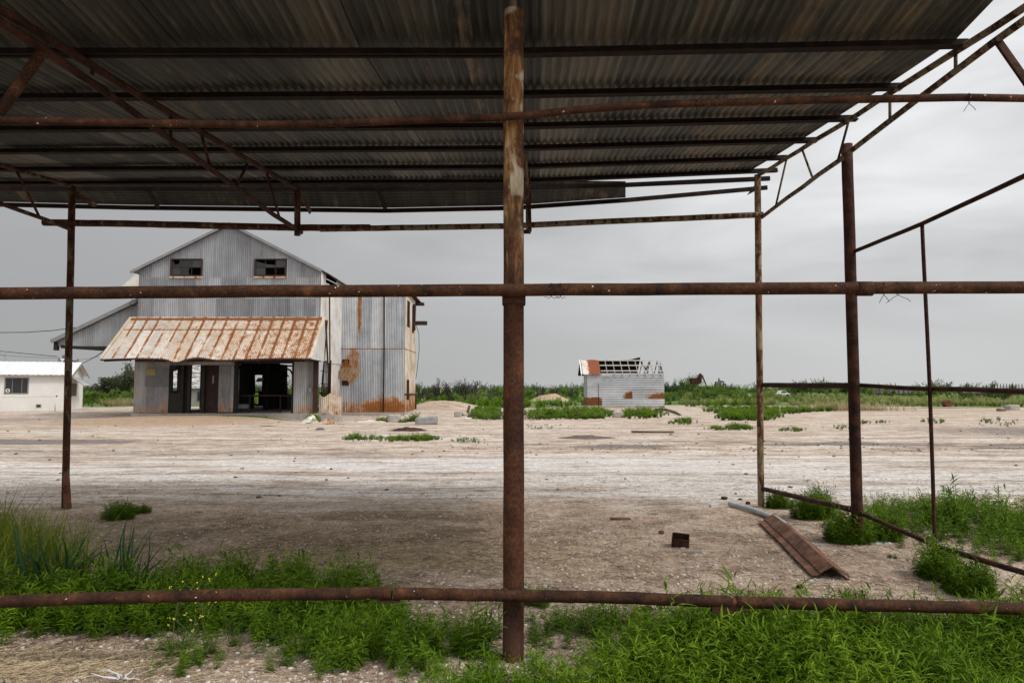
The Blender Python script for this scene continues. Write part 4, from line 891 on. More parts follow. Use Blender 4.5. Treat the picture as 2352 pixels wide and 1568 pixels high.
for s_ in (0, 1):
    g0 = -.35 if s_ == 0 else HD + .35; zz = hzr - sl_ * (HD / 2 + .35)
    n = 60
    for i in range(n):
        f0, f1 = -.35 + (HL + .7) * i / n, -.35 + (HL + .7) * (i + 1) / n; d = .02 * (i % 2)
        slab(mb, [H(f0, g0, zz + d), H(f1, g0, zz + d), H(f1, HD / 2, hzr + d), H(f0, HD / 2, hzr + d)] if s_ == 0 else [H(f0, HD / 2, hzr + d), H(f1, HD / 2, hzr + d), H(f1, g0, zz + d), H(f0, g0, zz + d)], -.03, R.random())
hr = part('roof', mb, M['houseroof'], house)
mb = MB()
for f in (-.33, HL + .33):
    mb.beam(H(f, -.33, hzr - sl_ * (HD / 2 + .33) - .09), H(f, HD / 2, hzr - .09), .04, .14); mb.beam(H(f, HD + .33, hzr - sl_ * (HD / 2 + .33) - .09), H(f, HD / 2, hzr - .09), .04, .14)
for k in range(12): f = .1 + k * .82; mb.beam(H(f, -.33, hze - .12), H(f, 0, hze - .02), .05, .09)
mb.beam(H(-.1, .2, hze), H(-.1, .3, hze - .02), .1, .1); part('eaves', mb, M['wood'], hr)
mb = MB(); c = H(.9, HD / 2, hzr); mb.tube([c, (c[0], c[1], c[2] + .2)], .06, 8); mb.tube([(c[0], c[1], c[2] + .18), (c[0], c[1], c[2] + .28)], .12, 10); part('roof_vent', mb, M['whitepaint'], hr)
def hf(px): # front distance for a pixel column on the front wall
    u = ray(px, 890)[0]; return float((HC[0] - u * HC[1]) / (u * fd[1] - fd[0]))
fa, fb = hf(64), hf(12); mb = MB(); wz0, wz1 = P(40, 902, 48)[2], P(40, 869, 48)[2]
for (a, b_, c, d) in ((fa - .05, fb + .05, wz0 - .06, wz0), (fa - .05, fb + .05, wz1, wz1 + .05), (fa - .05, fa + .02, wz0, wz1), (fb - .02, fb + .05, wz0, wz1), (fa + .33, fa + .36, wz0, wz1), (fb - .42, fb - .39, wz0, wz1)):
    mb.prism([H(a, -.03, c), H(b_, -.03, c), H(b_, -.03, d), H(a, -.03, d)], tuple(np.append(gd * .03, 0)))
hw = part('window', mb, M['greypaint'], house)
mb = MB(); mb.prism([H(fa, -.012, wz0), H(fb, -.012, wz0), H(fb, -.012, wz1), H(fa, -.012, wz1)], tuple(np.append(gd * .01, 0))); part('pane', mb, M['glass'], hw)
c0 = hf(18.5); mb = MB(); mb.prism([H(c0 + .13 * math.cos(t), -.02, wz0 + .17 + .13 * math.sin(t)) for t in np.linspace(0, 2 * math.pi, 21)[:-1]], tuple(np.append(gd * .004, 0))); st_ = part('sticker', mb, M['whitepaint'], hw)
mb = MB()
for k, (dx, dz) in enumerate(((-.04, 0), (.04, 0), (0, .045), (0, -.045), (0, 0))): mb.prism([H(c0 + dx + .032 * math.cos(t), -.026, wz0 + .17 + dz + .032 * math.sin(t)) for t in np.linspace(0, 6.283, 7)[:-1]], tuple(np.append(gd * .003, 0)))
part('sticker_mark', mb, M['black'], st_)
f1, f2 = hf(97), hf(84.5); mb = MB(); mb.prism([H(f1, -.02, .22), H(f2, -.02, .22), H(f2, -.02, .46), H(f1, -.02, .46)], tuple(np.append(gd * .02, 0))); v_ = part('crawl_vent', mb, M['wood'], house)
mb = MB(); mb.prism([H(f1 + .06, -.026, .27), H(f2 - .06, -.026, .27), H(f2 - .06, -.026, .41), H(f1 + .06, -.026, .41)], tuple(np.append(gd * .005, 0))); part('vent_shade_plate', mb, M['dark'], v_)  # near-black plate, the shade of the opening put into its colour
mb = MB(); g0, g1 = 1.1, 2.6; mb.prism([H(-.03, g0, 1.0), H(-.03, g1, 1.0), H(-.03, g1, 1.9), H(-.03, g0, 1.9)], tuple(np.append(fd * .02, 0))); w2 = part('window', mb, M['glass'], house)
mb = MB()
for g in np.linspace(g0, g1, 5): mb.prism([H(-.05, g - .03, 1.0), H(-.05, g + .03, 1.0), H(-.05, g + .03, 1.9), H(-.05, g - .03, 1.9)], tuple(np.append(fd * .018, 0)))
part('window_frame', mb, M['wood'], w2)
for k in range(9):
    ga_, gb_ = g0 - .3 + k * .26, g0 - .3 + (k + 1) * .26; mb = MB(); mb.prism([H(0, ga_, 2.35), H(0, gb_, 2.35), H(-.85, gb_, 1.75), H(-.85, ga_, 1.75)], (0, 0, .02)); part('awning_stripe', mb, M['whitepaint'] if k % 2 else M['glass'], house)
# pipe hand rail
hx = HC - gd * 1.1
def HRl(f, z): p = hx + fd * f; return (p[0], p[1], z)
zr2 = P(90, 909.5, 46.9)[2]; mb = MB(); mb.tube([HRl(.4, zr2), HRl(9, zr2)], .035, 8); M['cream'] = plain_mat('cream_paint', (.50, .46, .38), (.68, .65, .58), 6)
hrail = top('pipe_railing', mb, M['cream'], 'low cream pipe railing along the front of the white house', 'railing')
for f in (.42, 3.6, 6.6, 8.9):
    mb = MB(); mb.tube([HRl(f, -.1), HRl(f, zr2)], .04, 8); part('post', mb, M['cream'], hrail)
mb = MB(); mb.tube([HRl(.40, zr2), HRl(.30, zr2)], .045, 8); part('end_cap', mb, M['scrap'], hrail)
mb = MB(); a = P(13, 833, 52); mb.tube([(a[0], a[1], a[2] - 1.5), P(13, 806, 52)], .03, 6); mb.tube([P(x, y, 52) for x, y in ((13, 812), (10, 817), (5, 816), (1, 810))], .03, 6); top('antenna_mast', mb, M['greypaint'], 'thin mast with a curved arm above the white house roof', 'mast')

# derelict house seen through the doorway
M['brickpale'] = plain_mat('pale_old_masonry', (.26, .235, .21), (.42, .39, .36), 6)
def shingle():
    s = NT('broken_shingles'); v = s.noise(1, 6, s.sc((1.6, 1, 9)), rough=.75, dist=.4); return s.done(s.ramp(v, [(.38, (.06, .058, .055)), (.47, (.22, .21, .2)), (.52, (.5, .48, .46)), (.66, (.62, .6, .58))]), .95, 0, s.bump(v, .1, 1.0))
M['shingle'] = shingle(); yd = 62.0
X0, X1 = P(375, 900, yd)[0], P(474, 900, yd)[0]; ze = ZY(892, yd); zrd = P(430, 838, yd + 2.5)[2]
dh = thing('derelict_house', ((X0 + X1) / 2, yd, 0), 'derelict pale house with broken shingle roof, seen through the barn doorway', 'house')
mb = MB(); mb.b(X0, X1, yd, yd + 5, -.2, ze); part('wall', mb, M['brickpale'], dh)
mb = MB(); slab(mb, [(X0 - .3, yd - .3, ze - .05), (X1 + .3, yd - .3, ze - .05), (X1 - 0, yd + 2.5, zrd), (X0 + 0, yd + 2.5, zrd)], .08); slab(mb, [(X0, yd + 2.5, zrd), (X1, yd + 2.5, zrd), (X1 + .3, yd + 5.3, ze - .05), (X0 - .3, yd + 5.3, ze - .05)], .08)
for k in range(160):
    f = R.random(); x = R.uniform(X0, X1); y = yd - .3 + 2.8 * f; z = ze + (zrd - ze) * f + .05; mb.box((x, y, z + .04), (R.uniform(.15, .5), .25, .03), R.uniform(-.2, .2), R.random(), M=Matrix.Rotation(R.uniform(.3, 1.0), 3, 'X'))
part('roof', mb, M['shingle'], dh)
mb = MB(); a, b_ = P(452, 895, yd)[0], P(470, 895, yd)[0]; mb.b(a, b_, yd - .06, yd + .02, ZY(921, yd), ZY(898, yd)); dw = part('window', mb, M['wood'], dh)
mb = MB(); mb.b(a + .1, b_ - .1, yd - .08, yd - .061, ZY(919.5, yd), ZY(899.5, yd)); part('pane', mb, M['glass'], dw)

# utility pole and wires
def pole(px, Y, ytop, label, arm=True):
    x, y, z = P(px, 890, Y); zt = P(px, ytop, Y)[2]; mb = MB(); mb.tube([(x, y, -.3), (x, y, zt)], [.16, .11], 8); o = top('utility_pole', mb, M['wooddark'], label, 'pole')
    if arm:
        mb = MB(); mb.beam((x - .5, y, zt - .5), (x + 1.5, y, zt - .65), .1, .12); mb.beam((x + .2, y, zt - 1.4), (x + 1.2, y, zt - .7), .05, .06); part('crossarm', mb, M['wooddark'], o)
        mb = MB()
        for d in (-.45, 1.4): mb.tube([(x + d, y, zt - .55), (x + d, y, zt - .3)], .05, 6)
        part('insulator', mb, M['greypaint'], o)
    return x, y, zt
pole(143, 66, 815, 'wooden utility pole with crossarm rising behind the white house')
pole(216.5, 120, 880, 'small distant pole standing between the white house and the barn', False)
def wire_t(pts, label, r=.02):
    mb = MB(); mb.tube(pts, r, 5, caps=False); top('overhead_wire', mb, M['black'], label, 'wire', 'overhead wires at left')
wire_t([P(x, y, 40) for x, y in ((-500, 752), (-200, 763), (0, 763.5), (60, 763), (120, 759), (190, 750), (290, 728))], 'thick black wire running in to the upper wall of the gin building', .022)
wire_t([P(-500, 745, 60), P(-250, 781, 61), P(0, 806, 63), P(60, 812, 64), P(132, 818.5, 66)], 'wire running from the left edge to the utility pole', .028)
wire_t([P(0, 815, 64), P(70, 820, 65), P(140, 822, 66)], 'faint lower wire close above the house roof', .015)
wire_t([P(186, 836, 64), P(214, 822, 52), P(236, 808, 39)], 'dark stay wire slanting from the pole up to the awning', .028)
wire_t([P(165, 828, 66), P(200, 824, 60), P(236, 817, 50)], 'thin wire from the crossarm to the gin building', .014)
# ------------------------------------------------------------------ plants
M['weed'] = leaf_mat('weed_leaf', (.026, .060, .003), (.092, .170, .006), (.21, .30, .018), tr=.14)
M['weedpale'] = leaf_mat('pale_weed_leaf', (.05, .075, .022), (.10, .145, .045), (.19, .22, .10), tr=.25)
M['reed'] = leaf_mat('dark_reed_blade', (.012, .035, .014), (.03, .075, .025), (.07, .12, .04), tr=.2)
M['grass'] = leaf_mat('yellow_green_grass', (.055, .10, .004), (.15, .20, .010), (.36, .34, .09), tr=.18)
M['drygrass'] = leaf_mat('dry_grass', (.22, .16, .09), (.36, .29, .18), (.48, .41, .28), tr=.2)
M['bush'] = leaf_mat('bush_leaf', (.022, .045, .012), (.055, .095, .022), (.11, .155, .04), tr=.2)
M['bushlight'] = leaf_mat('light_bush_leaf', (.06, .11, .022), (.12, .19, .035), (.19, .26, .06), tr=.25)
M['rabbit'] = leaf_mat('yellow_green_scrub', (.10, .12, .04), (.24, .26, .09), (.38, .38, .17), tr=.2)
M['treeleaf'] = leaf_mat('grey_green_tree_leaf', (.028, .034, .018), (.065, .075, .036), (.15, .145, .085), tr=.15)
M['twig'] = plain_mat('dead_twig', (.03, .025, .022), (.09, .075, .065), 3)
M['straw'] = plain_mat('straw_stalk', (.20, .14, .08), (.50, .40, .25), 6)
M['flower'] = plain_mat('yellow_petal', (.55, .50, .04), (.7, .62, .06), 3)

def leaf_template(L, W, droop, fold):
    """six-point lance leaf along +X"""
    v = np.array([(0, 0, 0), (.32 * L, W / 2, .02 * L - fold * W), (.32 * L, -W / 2, .02 * L - fold * W), (.34 * L, 0, .03 * L), (.7 * L, W * .36, -droop * .35 * L), (.7 * L, -W * .36, -droop * .35 * L), (L, 0, -droop * L)])
    f4 = np.array([(3, 1, 4, 6), (3, 6, 5, 2)]); f3 = np.array([(0, 1, 3), (0, 3, 2)])
    return v, f3, f4
class Inst:                                   # piles many transformed copies of small templates into one builder
    def __init__(s): s.V = []; s.F3 = []; s.F4 = []; s.T = []; s.n = 0
    def put(s, v, f3, f4, Ms, Os, T):         # Ms (k,3,3) Os (k,3) T (k,)
        k = len(Os); V = np.einsum('kij,vj->kvi', Ms, v) + Os[:, None, :]; m = len(v)
        off = (np.arange(k) * m + s.n)[:, None, None]
        if len(f3): s.F3.append((f3[None] + off).reshape(-1, 3))
        if len(f4): s.F4.append((f4[None] + off).reshape(-1, 4))
        s.V.append(V.reshape(-1, 3)); s.T.append(np.repeat(T, m)); s.n += k * m
    def mb(s, smooth=False):
        o = MB(); o.v = s.V; o.t = s.T; o.n = s.n
        if s.F3: o.f.append((np.vstack(s.F3), smooth))
        if s.F4: o.f.append((np.vstack(s.F4), smooth))
        return o
def frames(d, roll):                          # rotation matrices whose X axis is d
    d = d / np.linalg.norm(d, axis=1, keepdims=True); up = np.tile((0, 0, 1.), (len(d), 1)); up[np.abs(d[:, 2]) > .97] = (0, 1, 0)
    y = np.cross(up, d); y /= np.linalg.norm(y, axis=1, keepdims=True); z = np.cross(d, y)
    c, s_ = np.cos(roll)[:, None], np.sin(roll)[:, None]; y2 = c * y + s_ * z; z2 = -s_ * y + c * z
    return np.stack([d, y2, z2], -1)
def plant_proto(rs, h, stems, nl, L, W, spread=.5, up=.5):
    """one leafy plant: leaves in whorls up several stems. returns verts, f3, f4, tint"""
    I = Inst(); tv, t3, t4 = leaf_template(1, W / L, .35, .25)
    for k in range(stems):
        az_ = rs.rand() * 6.283; lean = spread * rs.rand(); hh = h * (.55 + .45 * rs.rand())
        t = (np.arange(nl) + rs.rand(nl)) / nl; t = .06 + .94 * t
        bx = np.stack([np.cos(az_) * lean * hh * t ** 1.3, np.sin(az_) * lean * hh * t ** 1.3, hh * t], -1)
        la = rs.rand(nl) * 6.283 + np.arange(nl) * 2.4; el = up * (.2 + 1.1 * t ** 2) + rs.normal(size=nl) * .22
        el[t > .93] = 1.1
        d = np.stack([np.cos(la) * np.cos(el), np.sin(la) * np.cos(el), np.sin(el)], -1)
        sc_ = L * (.65 + .5 * rs.rand(nl)) * (1 - .35 * t)
        Ms = frames(d, rs.normal(size=nl) * .35) * sc_[:, None, None]
        I.put(tv, t3, t4, Ms, bx, np.clip(.30 + .34 * t + rs.normal(size=nl) * .13, 0, 1))  # lower leaves tinted darker, shade put into the leaf colour
        p0 = np.zeros(3); p1 = bx[-1]; w_ = .0018 + h * .003
        sv = np.array([p0 + (w_, 0, 0), p0 + (-w_, 0, 0), p1 + (-w_ * .5, 0, 0), p1 + (w_ * .5, 0, 0), p0 + (0, w_, 0), p0 + (0, -w_, 0), p1 + (0, -w_ * .5, 0), p1 + (0, w_ * .5, 0)])
        I.put(sv, np.zeros((0, 3), int), np.array([(0, 1, 2, 3), (4, 5, 6, 7)]), np.eye(3)[None], np.zeros((1, 3)), np.array([.45]))
    return np.vstack(I.V), np.vstack(I.F3), np.vstack(I.F4), np.concatenate(I.T)
def scatter(I, protos, pts, scales, rs, dt=None, tilt=.12):
    """pts (n,3)"""
    n = len(pts); which = rs.randint(len(protos), size=n)
    for j, (v, f3, f4, tt) in enumerate(protos):
        k = np.where(which == j)[0]
        if not len(k): continue
        a = rs.rand(len(k)) * 6.283; c, s_ = np.cos(a), np.sin(a); z = np.zeros(len(k)); o = np.ones(len(k))
        Rz = np.stack([np.stack([c, -s_, z], -1), np.stack([s_, c, z], -1), np.stack([z, z, o], -1)], 1)
        Rz[:, 0, 2] += rs.normal(size=len(k)) * tilt; Rz[:, 1, 2] += rs.normal(size=len(k)) * tilt
        Ms = Rz * scales[k][:, None, None]; V = np.einsum('kij,vj->kvi', Ms, v) + pts[k][:, None, :]; m = len(v)
        off = (np.arange(len(k)) * m + I.n)[:, None, None]
        if len(f3): I.F3.append((f3[None] + off).reshape(-1, 3))
        if len(f4): I.F4.append((f4[None] + off).reshape(-1, 4))
        d = dt[k] if dt is not None else np.zeros(len(k)); I.V.append(V.reshape(-1, 3)); I.T.append(np.clip(tt[None] + d[:, None], 0, 1).ravel()); I.n += len(k) * m
def inpoly(x, y, poly):
    r = np.zeros(len(x), bool); n = len(poly)
    for i in range(n):
        (xa, ya), (xb, yb_) = poly[i], poly[(i + 1) % n]
        if ya == yb_: continue
        c = ((ya > y) != (yb_ > y)) & (x < (xb - xa) * (y - ya) / (yb_ - ya) + xa); r ^= c
    return r
def pick(poly, dens, rs, minn=0):             # poly in metres
    p = np.array(poly); x0, y0 = p.min(0); x1, y1 = p.max(0); n = int((x1 - x0) * (y1 - y0) * dens) + minn
    x = x0 + rs.rand(n) * (x1 - x0); y = y0 + rs.rand(n) * (y1 - y0); k = inpoly(x, y, [tuple(q) for q in poly]); return x[k], y[k]
def gp(*px): return [G(x, y)[:2] for x, y in px]
RS = np.random.RandomState(5)
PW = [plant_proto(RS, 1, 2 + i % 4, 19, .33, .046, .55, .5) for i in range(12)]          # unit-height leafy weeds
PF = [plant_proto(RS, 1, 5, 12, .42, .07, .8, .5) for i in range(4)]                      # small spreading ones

# the dense weeds around and behind the bottom rail
I = Inst()
def weeds(poly, dens, h0, h1, seed, gate=.0, protos=PW):
    x, y = pick(poly, dens, RS); n = fbm(x * 1.5, y * 1.5, seed, 3); k = n > gate; x, y, n = x[k], y[k], n[k]
    # thin towards the outline so the mass has a loose edge
    hgt = (h0 + (h1 - h0) * np.clip((n - .25) * 2, 0, 1)) * (.75 + .4 * RS.rand(len(x)))
    fr_ = np.mean([inpoly(x + a_, y + b_, [tuple(q) for q in poly]) for a_ in (-.16, 0, .16) for b_ in (-.2, 0, .2)], 0); hgt = hgt * (.35 + .65 * fr_) * np.where(RS.rand(len(x)) < .06, 1.35, 1.0)
    x = x + RS.normal(size=len(x)) * .05; y = y + RS.normal(size=len(x)) * .07
    pts = np.stack([x, y, gh(x, y) - .01], -1); scatter(I, protos, pts, hgt, RS, (fbm(x * 2.2, y * 2.2, seed + 3, 2) - .5) * .55 + RS.normal(size=len(x)) * .05)
weeds([(-4.6, 4.3)] + gp((-60, 1400), (60, 1395), (300, 1385), (560, 1372), (800, 1375), (890, 1400), (1000, 1455), (1040, 1500), (960, 1560), (880, 1540), (760, 1545), (640, 1520), (560, 1455), (300, 1448), (0, 1450)) + [(-4.6, 3.95)], 190, .22, .36, 101, .12)
weeds(gp((300, 1352), (560, 1342), (860, 1348), (885, 1400), (300, 1400)), 150, .26, .42, 102)
weeds(gp((-80, 1400), (330, 1380), (560, 1372), (560, 1452), (0, 1462), (-80, 1462)), 130, .25, .38, 111)
weeds(gp((330, 1500), (360, 1455), (520, 1450), (600, 1470), (500, 1540), (340, 1550)), 130, .10, .22, 103, .1)
weeds(gp((1000, 1450), (1160, 1440), (1160, 1530), (1010, 1530)), 150, .2, .36, 104)
weeds(gp((1205, 1420), (1400, 1410), (1520, 1440), (1480, 1500), (1210, 1510)), 190, .09, .24, 105, .12)
weeds(gp((1500, 1450), (1620, 1432), (1900, 1440), (2352, 1455), (2600, 1450), (2600, 1720), (1000, 1720), (960, 1640), (1060, 1560), (1250, 1540), (1480, 1520)), 215, .17, .36, 106, .04)
weeds(gp((2180, 1440), (2352, 1425), (2500, 1420), (2500, 1470), (2200, 1470)), 120, .25, .34, 107)
weeds(gp((1250, 1395), (1520, 1392), (1500, 1430), (1260, 1420)), 90, .05, .12, 108, .3)
weeds(gp((500, 1640), (960, 1600), (1000, 1720), (500, 1720)), 40, .06, .14, 109, .5)
weeds([(-8, 5.2), (-5.0, 5.2), (-4.4, 4.4), (-4.4, 3.8), (-8, 3.8)], 70, .2, .35, 110)
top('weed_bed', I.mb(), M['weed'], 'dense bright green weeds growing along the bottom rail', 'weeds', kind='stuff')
# other plants mixed in: wiry pale stalks and thin grass
PD = [plant_proto(RS, 1, 4, 16, .10, .012, .7, 1.0) for i in range(5)]
I = Inst()
for poly, d, h0, h1, sd_ in ((gp((0, 1385), (900, 1370), (880, 1480), (0, 1450)), 16, .2, .4, 305), (gp((1210, 1430), (1480, 1425), (1480, 1500), (1215, 1510)), 60, .16, .30, 301), (gp((600, 1530), (660, 1480), (740, 1500), (700, 1560)), 60, .12, .3, 302), (gp((300, 1400), (700, 1400), (640, 1540), (330, 1530)), 22, .15, .34, 303), (gp((1500, 1450), (2352, 1450), (2352, 1600), (1100, 1600)), 8, .2, .36, 304)):
    weeds(poly, d, h0, h1, sd_, .1, PD)
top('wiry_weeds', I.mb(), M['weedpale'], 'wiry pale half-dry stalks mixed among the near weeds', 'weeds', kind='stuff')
# low sprigs lying open in the yard
I = Inst()
for poly, d, h0, h1, sd_ in ((gp((700, 1262), (900, 1235), (925, 1243), (800, 1285), (700, 1285)), 260, .025, .06, 1), (gp((1000, 1262), (560, 1268), (700, 1275)), 60, .03, .05, 2), (gp((195, 1208), (320, 1212), (310, 1222), (200, 1222)), 200, .03, .06, 3), (gp((520, 1285), (650, 1262), (700, 1280), (560, 1300)), 120, .03, .06, 9)):
    weeds(poly, d, h0, h1, sd_, .3, PF)
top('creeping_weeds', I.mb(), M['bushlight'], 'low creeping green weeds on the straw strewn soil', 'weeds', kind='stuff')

# weeds in the yard further out and at the right side of the shed
I = Inst()
for poly, d, h0, h1, sd_, g_ in (
    (gp((1985, 1175), (2100, 1165), (2352, 1185), (2560, 1190), (2560, 1300), (2352, 1290), (2240, 1278), (2000, 1250), (1990, 1210)), 60, .16, .42, 201, .22),
    (gp((1985, 1160), (2150, 1152), (2352, 1172), (2352, 1190), (2000, 1185)), 26, .08, .26, 202, .36),
    (gp((2250, 1280), (2600, 1260), (2600, 1330), (2270, 1300)), 40, .1, .25, 203, .35),
    (gp((1860, 1175), (1990, 1165), (1990, 1200), (1880, 1205)), 30, .1, .25, 204, .3)):
    weeds(poly, d, h0, h1, sd_, g_)
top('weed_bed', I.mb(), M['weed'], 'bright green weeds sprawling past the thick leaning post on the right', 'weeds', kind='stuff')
def clump(pxb, pyb, wpx, h, label, mat='weed', dens=None, protos=PW, name='weed_clump', group=None, asp=.8, n=None, cat='weed'):
    c = GG(pxb, pyb); r = wpx / FPX * c[1] / 2; n = n or int(22 + 30 * r * 8)
    a = RS.rand(n) * 6.283; q = np.sqrt(RS.rand(n)) * r; x = c[0] + q * np.cos(a); y = c[1] + q * np.sin(a) * asp
    Ic = Inst(); scatter(Ic, protos, np.stack([x, y, gh(x, y) - .01], -1), h * (1 - .45 * (q / r) ** 2) * (.8 + .3 * RS.rand(n)), RS, RS.normal(size=n) * .12, .2)
    return top(name, Ic.mb(), M[mat], label, cat, group)
clump(275, 1190, 75, .23, 'bushy weed clump on bare soil near the far left shed post')
clump(325, 1178, 40, .14, 'small trailing weed tuft beside the bushy clump at left')
clump(1790, 1166, 52, .26, 'weed clump at the foot of the far right cream-flecked post')
clump(1870, 1190, 95, .34, 'rounded weed clump under the lower right rail')
clump(1950, 1245, 100, .36, 'weed clump wrapped around the base of the thick leaning post')
clump(2035, 1240, 60, .34, 'bright weed clump just right of the thick leaning post')
clump(2160, 1330, 90, .32, 'weed clump at the foot of the thin rod post')
clump(2225, 1362, 110, .30, 'broad weed clump right of the thin rod post')
clump(1225, 1385, 90, .17, 'broad-leaved green weed just behind the big centre post', n=26)
clump(1880, 1162, 70, .34, 'dry spiky grey bush behind the lower right rail', 'weedpale', n=14, name='dry_bush', cat='bush')
clump(1172, 1368, 30, .10, 'tiny green sprig left of the big centre post', n=8)
clump(2052, 1282, 26, .06, 'tiny grey-green sprig alone on the gravel at right', 'weedpale', n=16, protos=PF)

# blades
def blade(rs, L, W, bend, segs=5):
    t = np.linspace(0, 1, segs + 1); x = bend * L * t ** 2; z = L * (t - .35 * bend * t ** 2); w_ = W / 2 * (1 - t ** 2.2) + .0004
    v = np.concatenate([np.stack([x, w_, z], -1), np.stack([x, -w_, z], -1)]); n = segs + 1
    f = np.array([(i, i + 1, n + i + 1, n + i) for i in range(segs)]); return v, np.zeros((0, 3), int), f, np.concatenate([t, t]) * .7 + .1
def tuft(c, r, n, L, W, bends, mat, label, name, kind=None, cat='grass', asp=1, lean=(0, 0), group=None):
    Ic = Inst(); pr = [blade(RS, 1, W / L, b_) for b_ in bends]; a = RS.rand(n) * 6.283; q = np.sqrt(RS.rand(n)) * r
    x = c[0] + q * np.cos(a); y = c[1] + q * np.sin(a) * asp
    scatter(Ic, pr, np.stack([x, y, gh(x, y) - .01], -1), L * (.5 + .6 * RS.rand(n)), RS, RS.normal(size=n) * .15, .22)
    return top(name, Ic.mb(True), M[mat], label, cat, group, kind)
tuft(GG(100, 1392), .20, 90, .66, .024, (.2, .5, .9, 1.2), 'reed', 'tall dark blue-green reed grass in the left foreground, drooping blades', 'reed_grass')
tuft(GG(285, 1385), .13, 60, .62, .022, (.1, .25, .5, .8), 'reed', 'stiff upright dark reed tuft right of the drooping reed grass', 'reed_grass')
c = GG(10, 1250); Ic = Inst(); pr = [blade(RS, 1, .012, b_) for b_ in (.3, .6, .9, .2)]
x, y = pick([(-8, 4.6), (-8, 8.0)] + gp((-20, 1215), (60, 1222), (140, 1270), (215, 1330), (240, 1380), (150, 1400), (-60, 1410)), 520, RS)
hh = .30 + .42 * fbm(x, y, 61, 3)
scatter(Ic, pr, np.stack([x, y, gh(x, y)], -1), hh * (.5 + .7 * RS.rand(len(x))), RS, RS.normal(size=len(x)) * .16, .25)
top('tall_grass', Ic.mb(True), M['grass'], 'fine yellow-green grass filling the left edge', 'grass', kind='stuff')
# yellow flowering stalks that rise in front of the rail
def stalk(px, py, ytop, lean, label):
    c = GG(px, py); z = P(px, ytop, c[1])[2]; mb = MB(); pts = [(c[0], c[1], c[2])]
    for t in (.3, .6, .85, 1): pts.append((c[0] + lean * t ** 1.6, c[1], c[2] + (z - c[2]) * t))
    mb.tube(jit(pts, 9, .004), [.003] * 8 + [.0012], 5, .7); br = []
    for k in range(9):
        t = .35 + .65 * k / 9; i = min(int(t * 4), 3); p = np.array(pts[i]) + (np.array(pts[i + 1]) - np.array(pts[i])) * (t * 4 - i); a = R.uniform(0, 6.28)
        q = p + np.array((math.cos(a), math.sin(a), 1.1)) * R.uniform(.04, .11); mb.tube([p, q], .0012, 4, .8); br.append(q)
    o = top('flower_stalk', mb, M['weedpale'], label, 'flower stalk', 'yellow flowering stalks in front of the bottom rail'); mb = MB()
    for q in br:
        mb = MB()
        for k in range(3): mb.rock(q + NR.normal(size=3) * .004, (.006, .006, .005), R.randint(0, 99), .5, 1)
        part('flower', mb, M['flower'], o)
    
stalk(395, 1500, 1370, .03, 'yellow flowered stalk leaning right across the left part of the bottom rail')
stalk(470, 1490, 1345, -.05, 'tallest yellow flowered stalk, centred in front of the left bottom rail')
stalk(430, 1525, 1420, .04, 'short yellow flowered stalk below the left bottom rail')

# mid-distance weed patches on the yard
I = Inst()
def patch(x0, x1, y0, y1, dens, h0, h1, seed, gate=.3, pr=None):
    pr = pr or PB; gate *= .55; h0 *= .9; h1 *= 1.05; dens *= 3.2
    weeds(gp((x0, (y0 + y1) / 2), (x0 + (x1 - x0) * .2, y0), (x1 - (x1 - x0) * .2, y0), (x1, (y0 + y1) / 2), (x1 - (x1 - x0) * .25, y1), (x0 + (x1 - x0) * .15, y1)), dens, h0, h1, seed, gate, pr)
PB = [plant_proto(RS, 1, 9, 16, .30, .10, .85, .7) for i in range(5)]                     # rounded leafy bush
for a in ((778, 1022, 1004, 1014, 14, .08, .2, 1, .2), (1040, 1110, 1007, 1017, 14, .06, .14, 2), (1620, 1742, 983, 990, 10, .1, .24, 3, .2), (1790, 1850, 986, 992, 12, .1, .22, 4, .2), (1640, 1800, 950, 966, 4.0, .18, .42, 5, .42), (1075, 1160, 940, 965, 2.4, .15, .36, 25, .35), (1195, 1420, 942, 964, 2.0, .15, .42, 26, .4), (1420, 1540, 945, 962, 1.6, .15, .4, 27, .5),
          (1610, 1900, 940, 950, 1.6, .2, .45, 6, .45), (1530, 1600, 968, 976, 6, .1, .25, 7), (1870, 1935, 938, 945, 2.5, .2, .4, 8, .2), (2110, 2180, 965, 974, 3, .08, .2, 9, .4), (1180, 1330, 975, 985, 2, .05, .1, 10, .5), (620, 740, 1008, 1016, 3, .04, .08, 11, .5),
          (705, 735, 964, 972, 12, .2, .4, 12), (800, 830, 962, 968, 5, .1, .3, 13), (860, 925, 964, 968, 7, .1, .3, 14), (1965, 2000, 968, 973, 8, .1, .2, 15), (2005, 2045, 968, 972, 4, .1, .2, 16), (1200, 1260, 963, 967, 4, .04, .1, 17, .4), (2240, 2352, 962, 980, .8, .08, .2, 18, .5), (1905, 1950, 978, 990, 1.5, .1, .2, 19, .4)):
    patch(*a)
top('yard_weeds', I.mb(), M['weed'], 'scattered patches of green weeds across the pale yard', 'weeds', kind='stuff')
PB = [plant_proto(RS, 1, 9, 16, .30, .10, .85, .7) for i in range(5)]                     # rounded leafy bush
def bushc(x, y, w_, h, label, mat='bushlight', n=14, name='bush', group=None):             # world placement
    a = RS.rand(n) * 6.283; q = np.sqrt(RS.rand(n)) * w_ / 2; px = x + q * np.cos(a); py = y + q * np.sin(a) * .7
    Ic = Inst(); scatter(Ic, PB, np.stack([px, py, gh(px, py) - .04], -1), h * (1 - .5 * (q / (w_ / 2)) ** 2) * (.7 + .4 * RS.rand(n)), RS, RS.normal(size=n) * .12, .25)
    return top(name, Ic.mb(), M[mat], label, 'bush', group)
gB = 'bright green bushes in the yard before the tin shack'
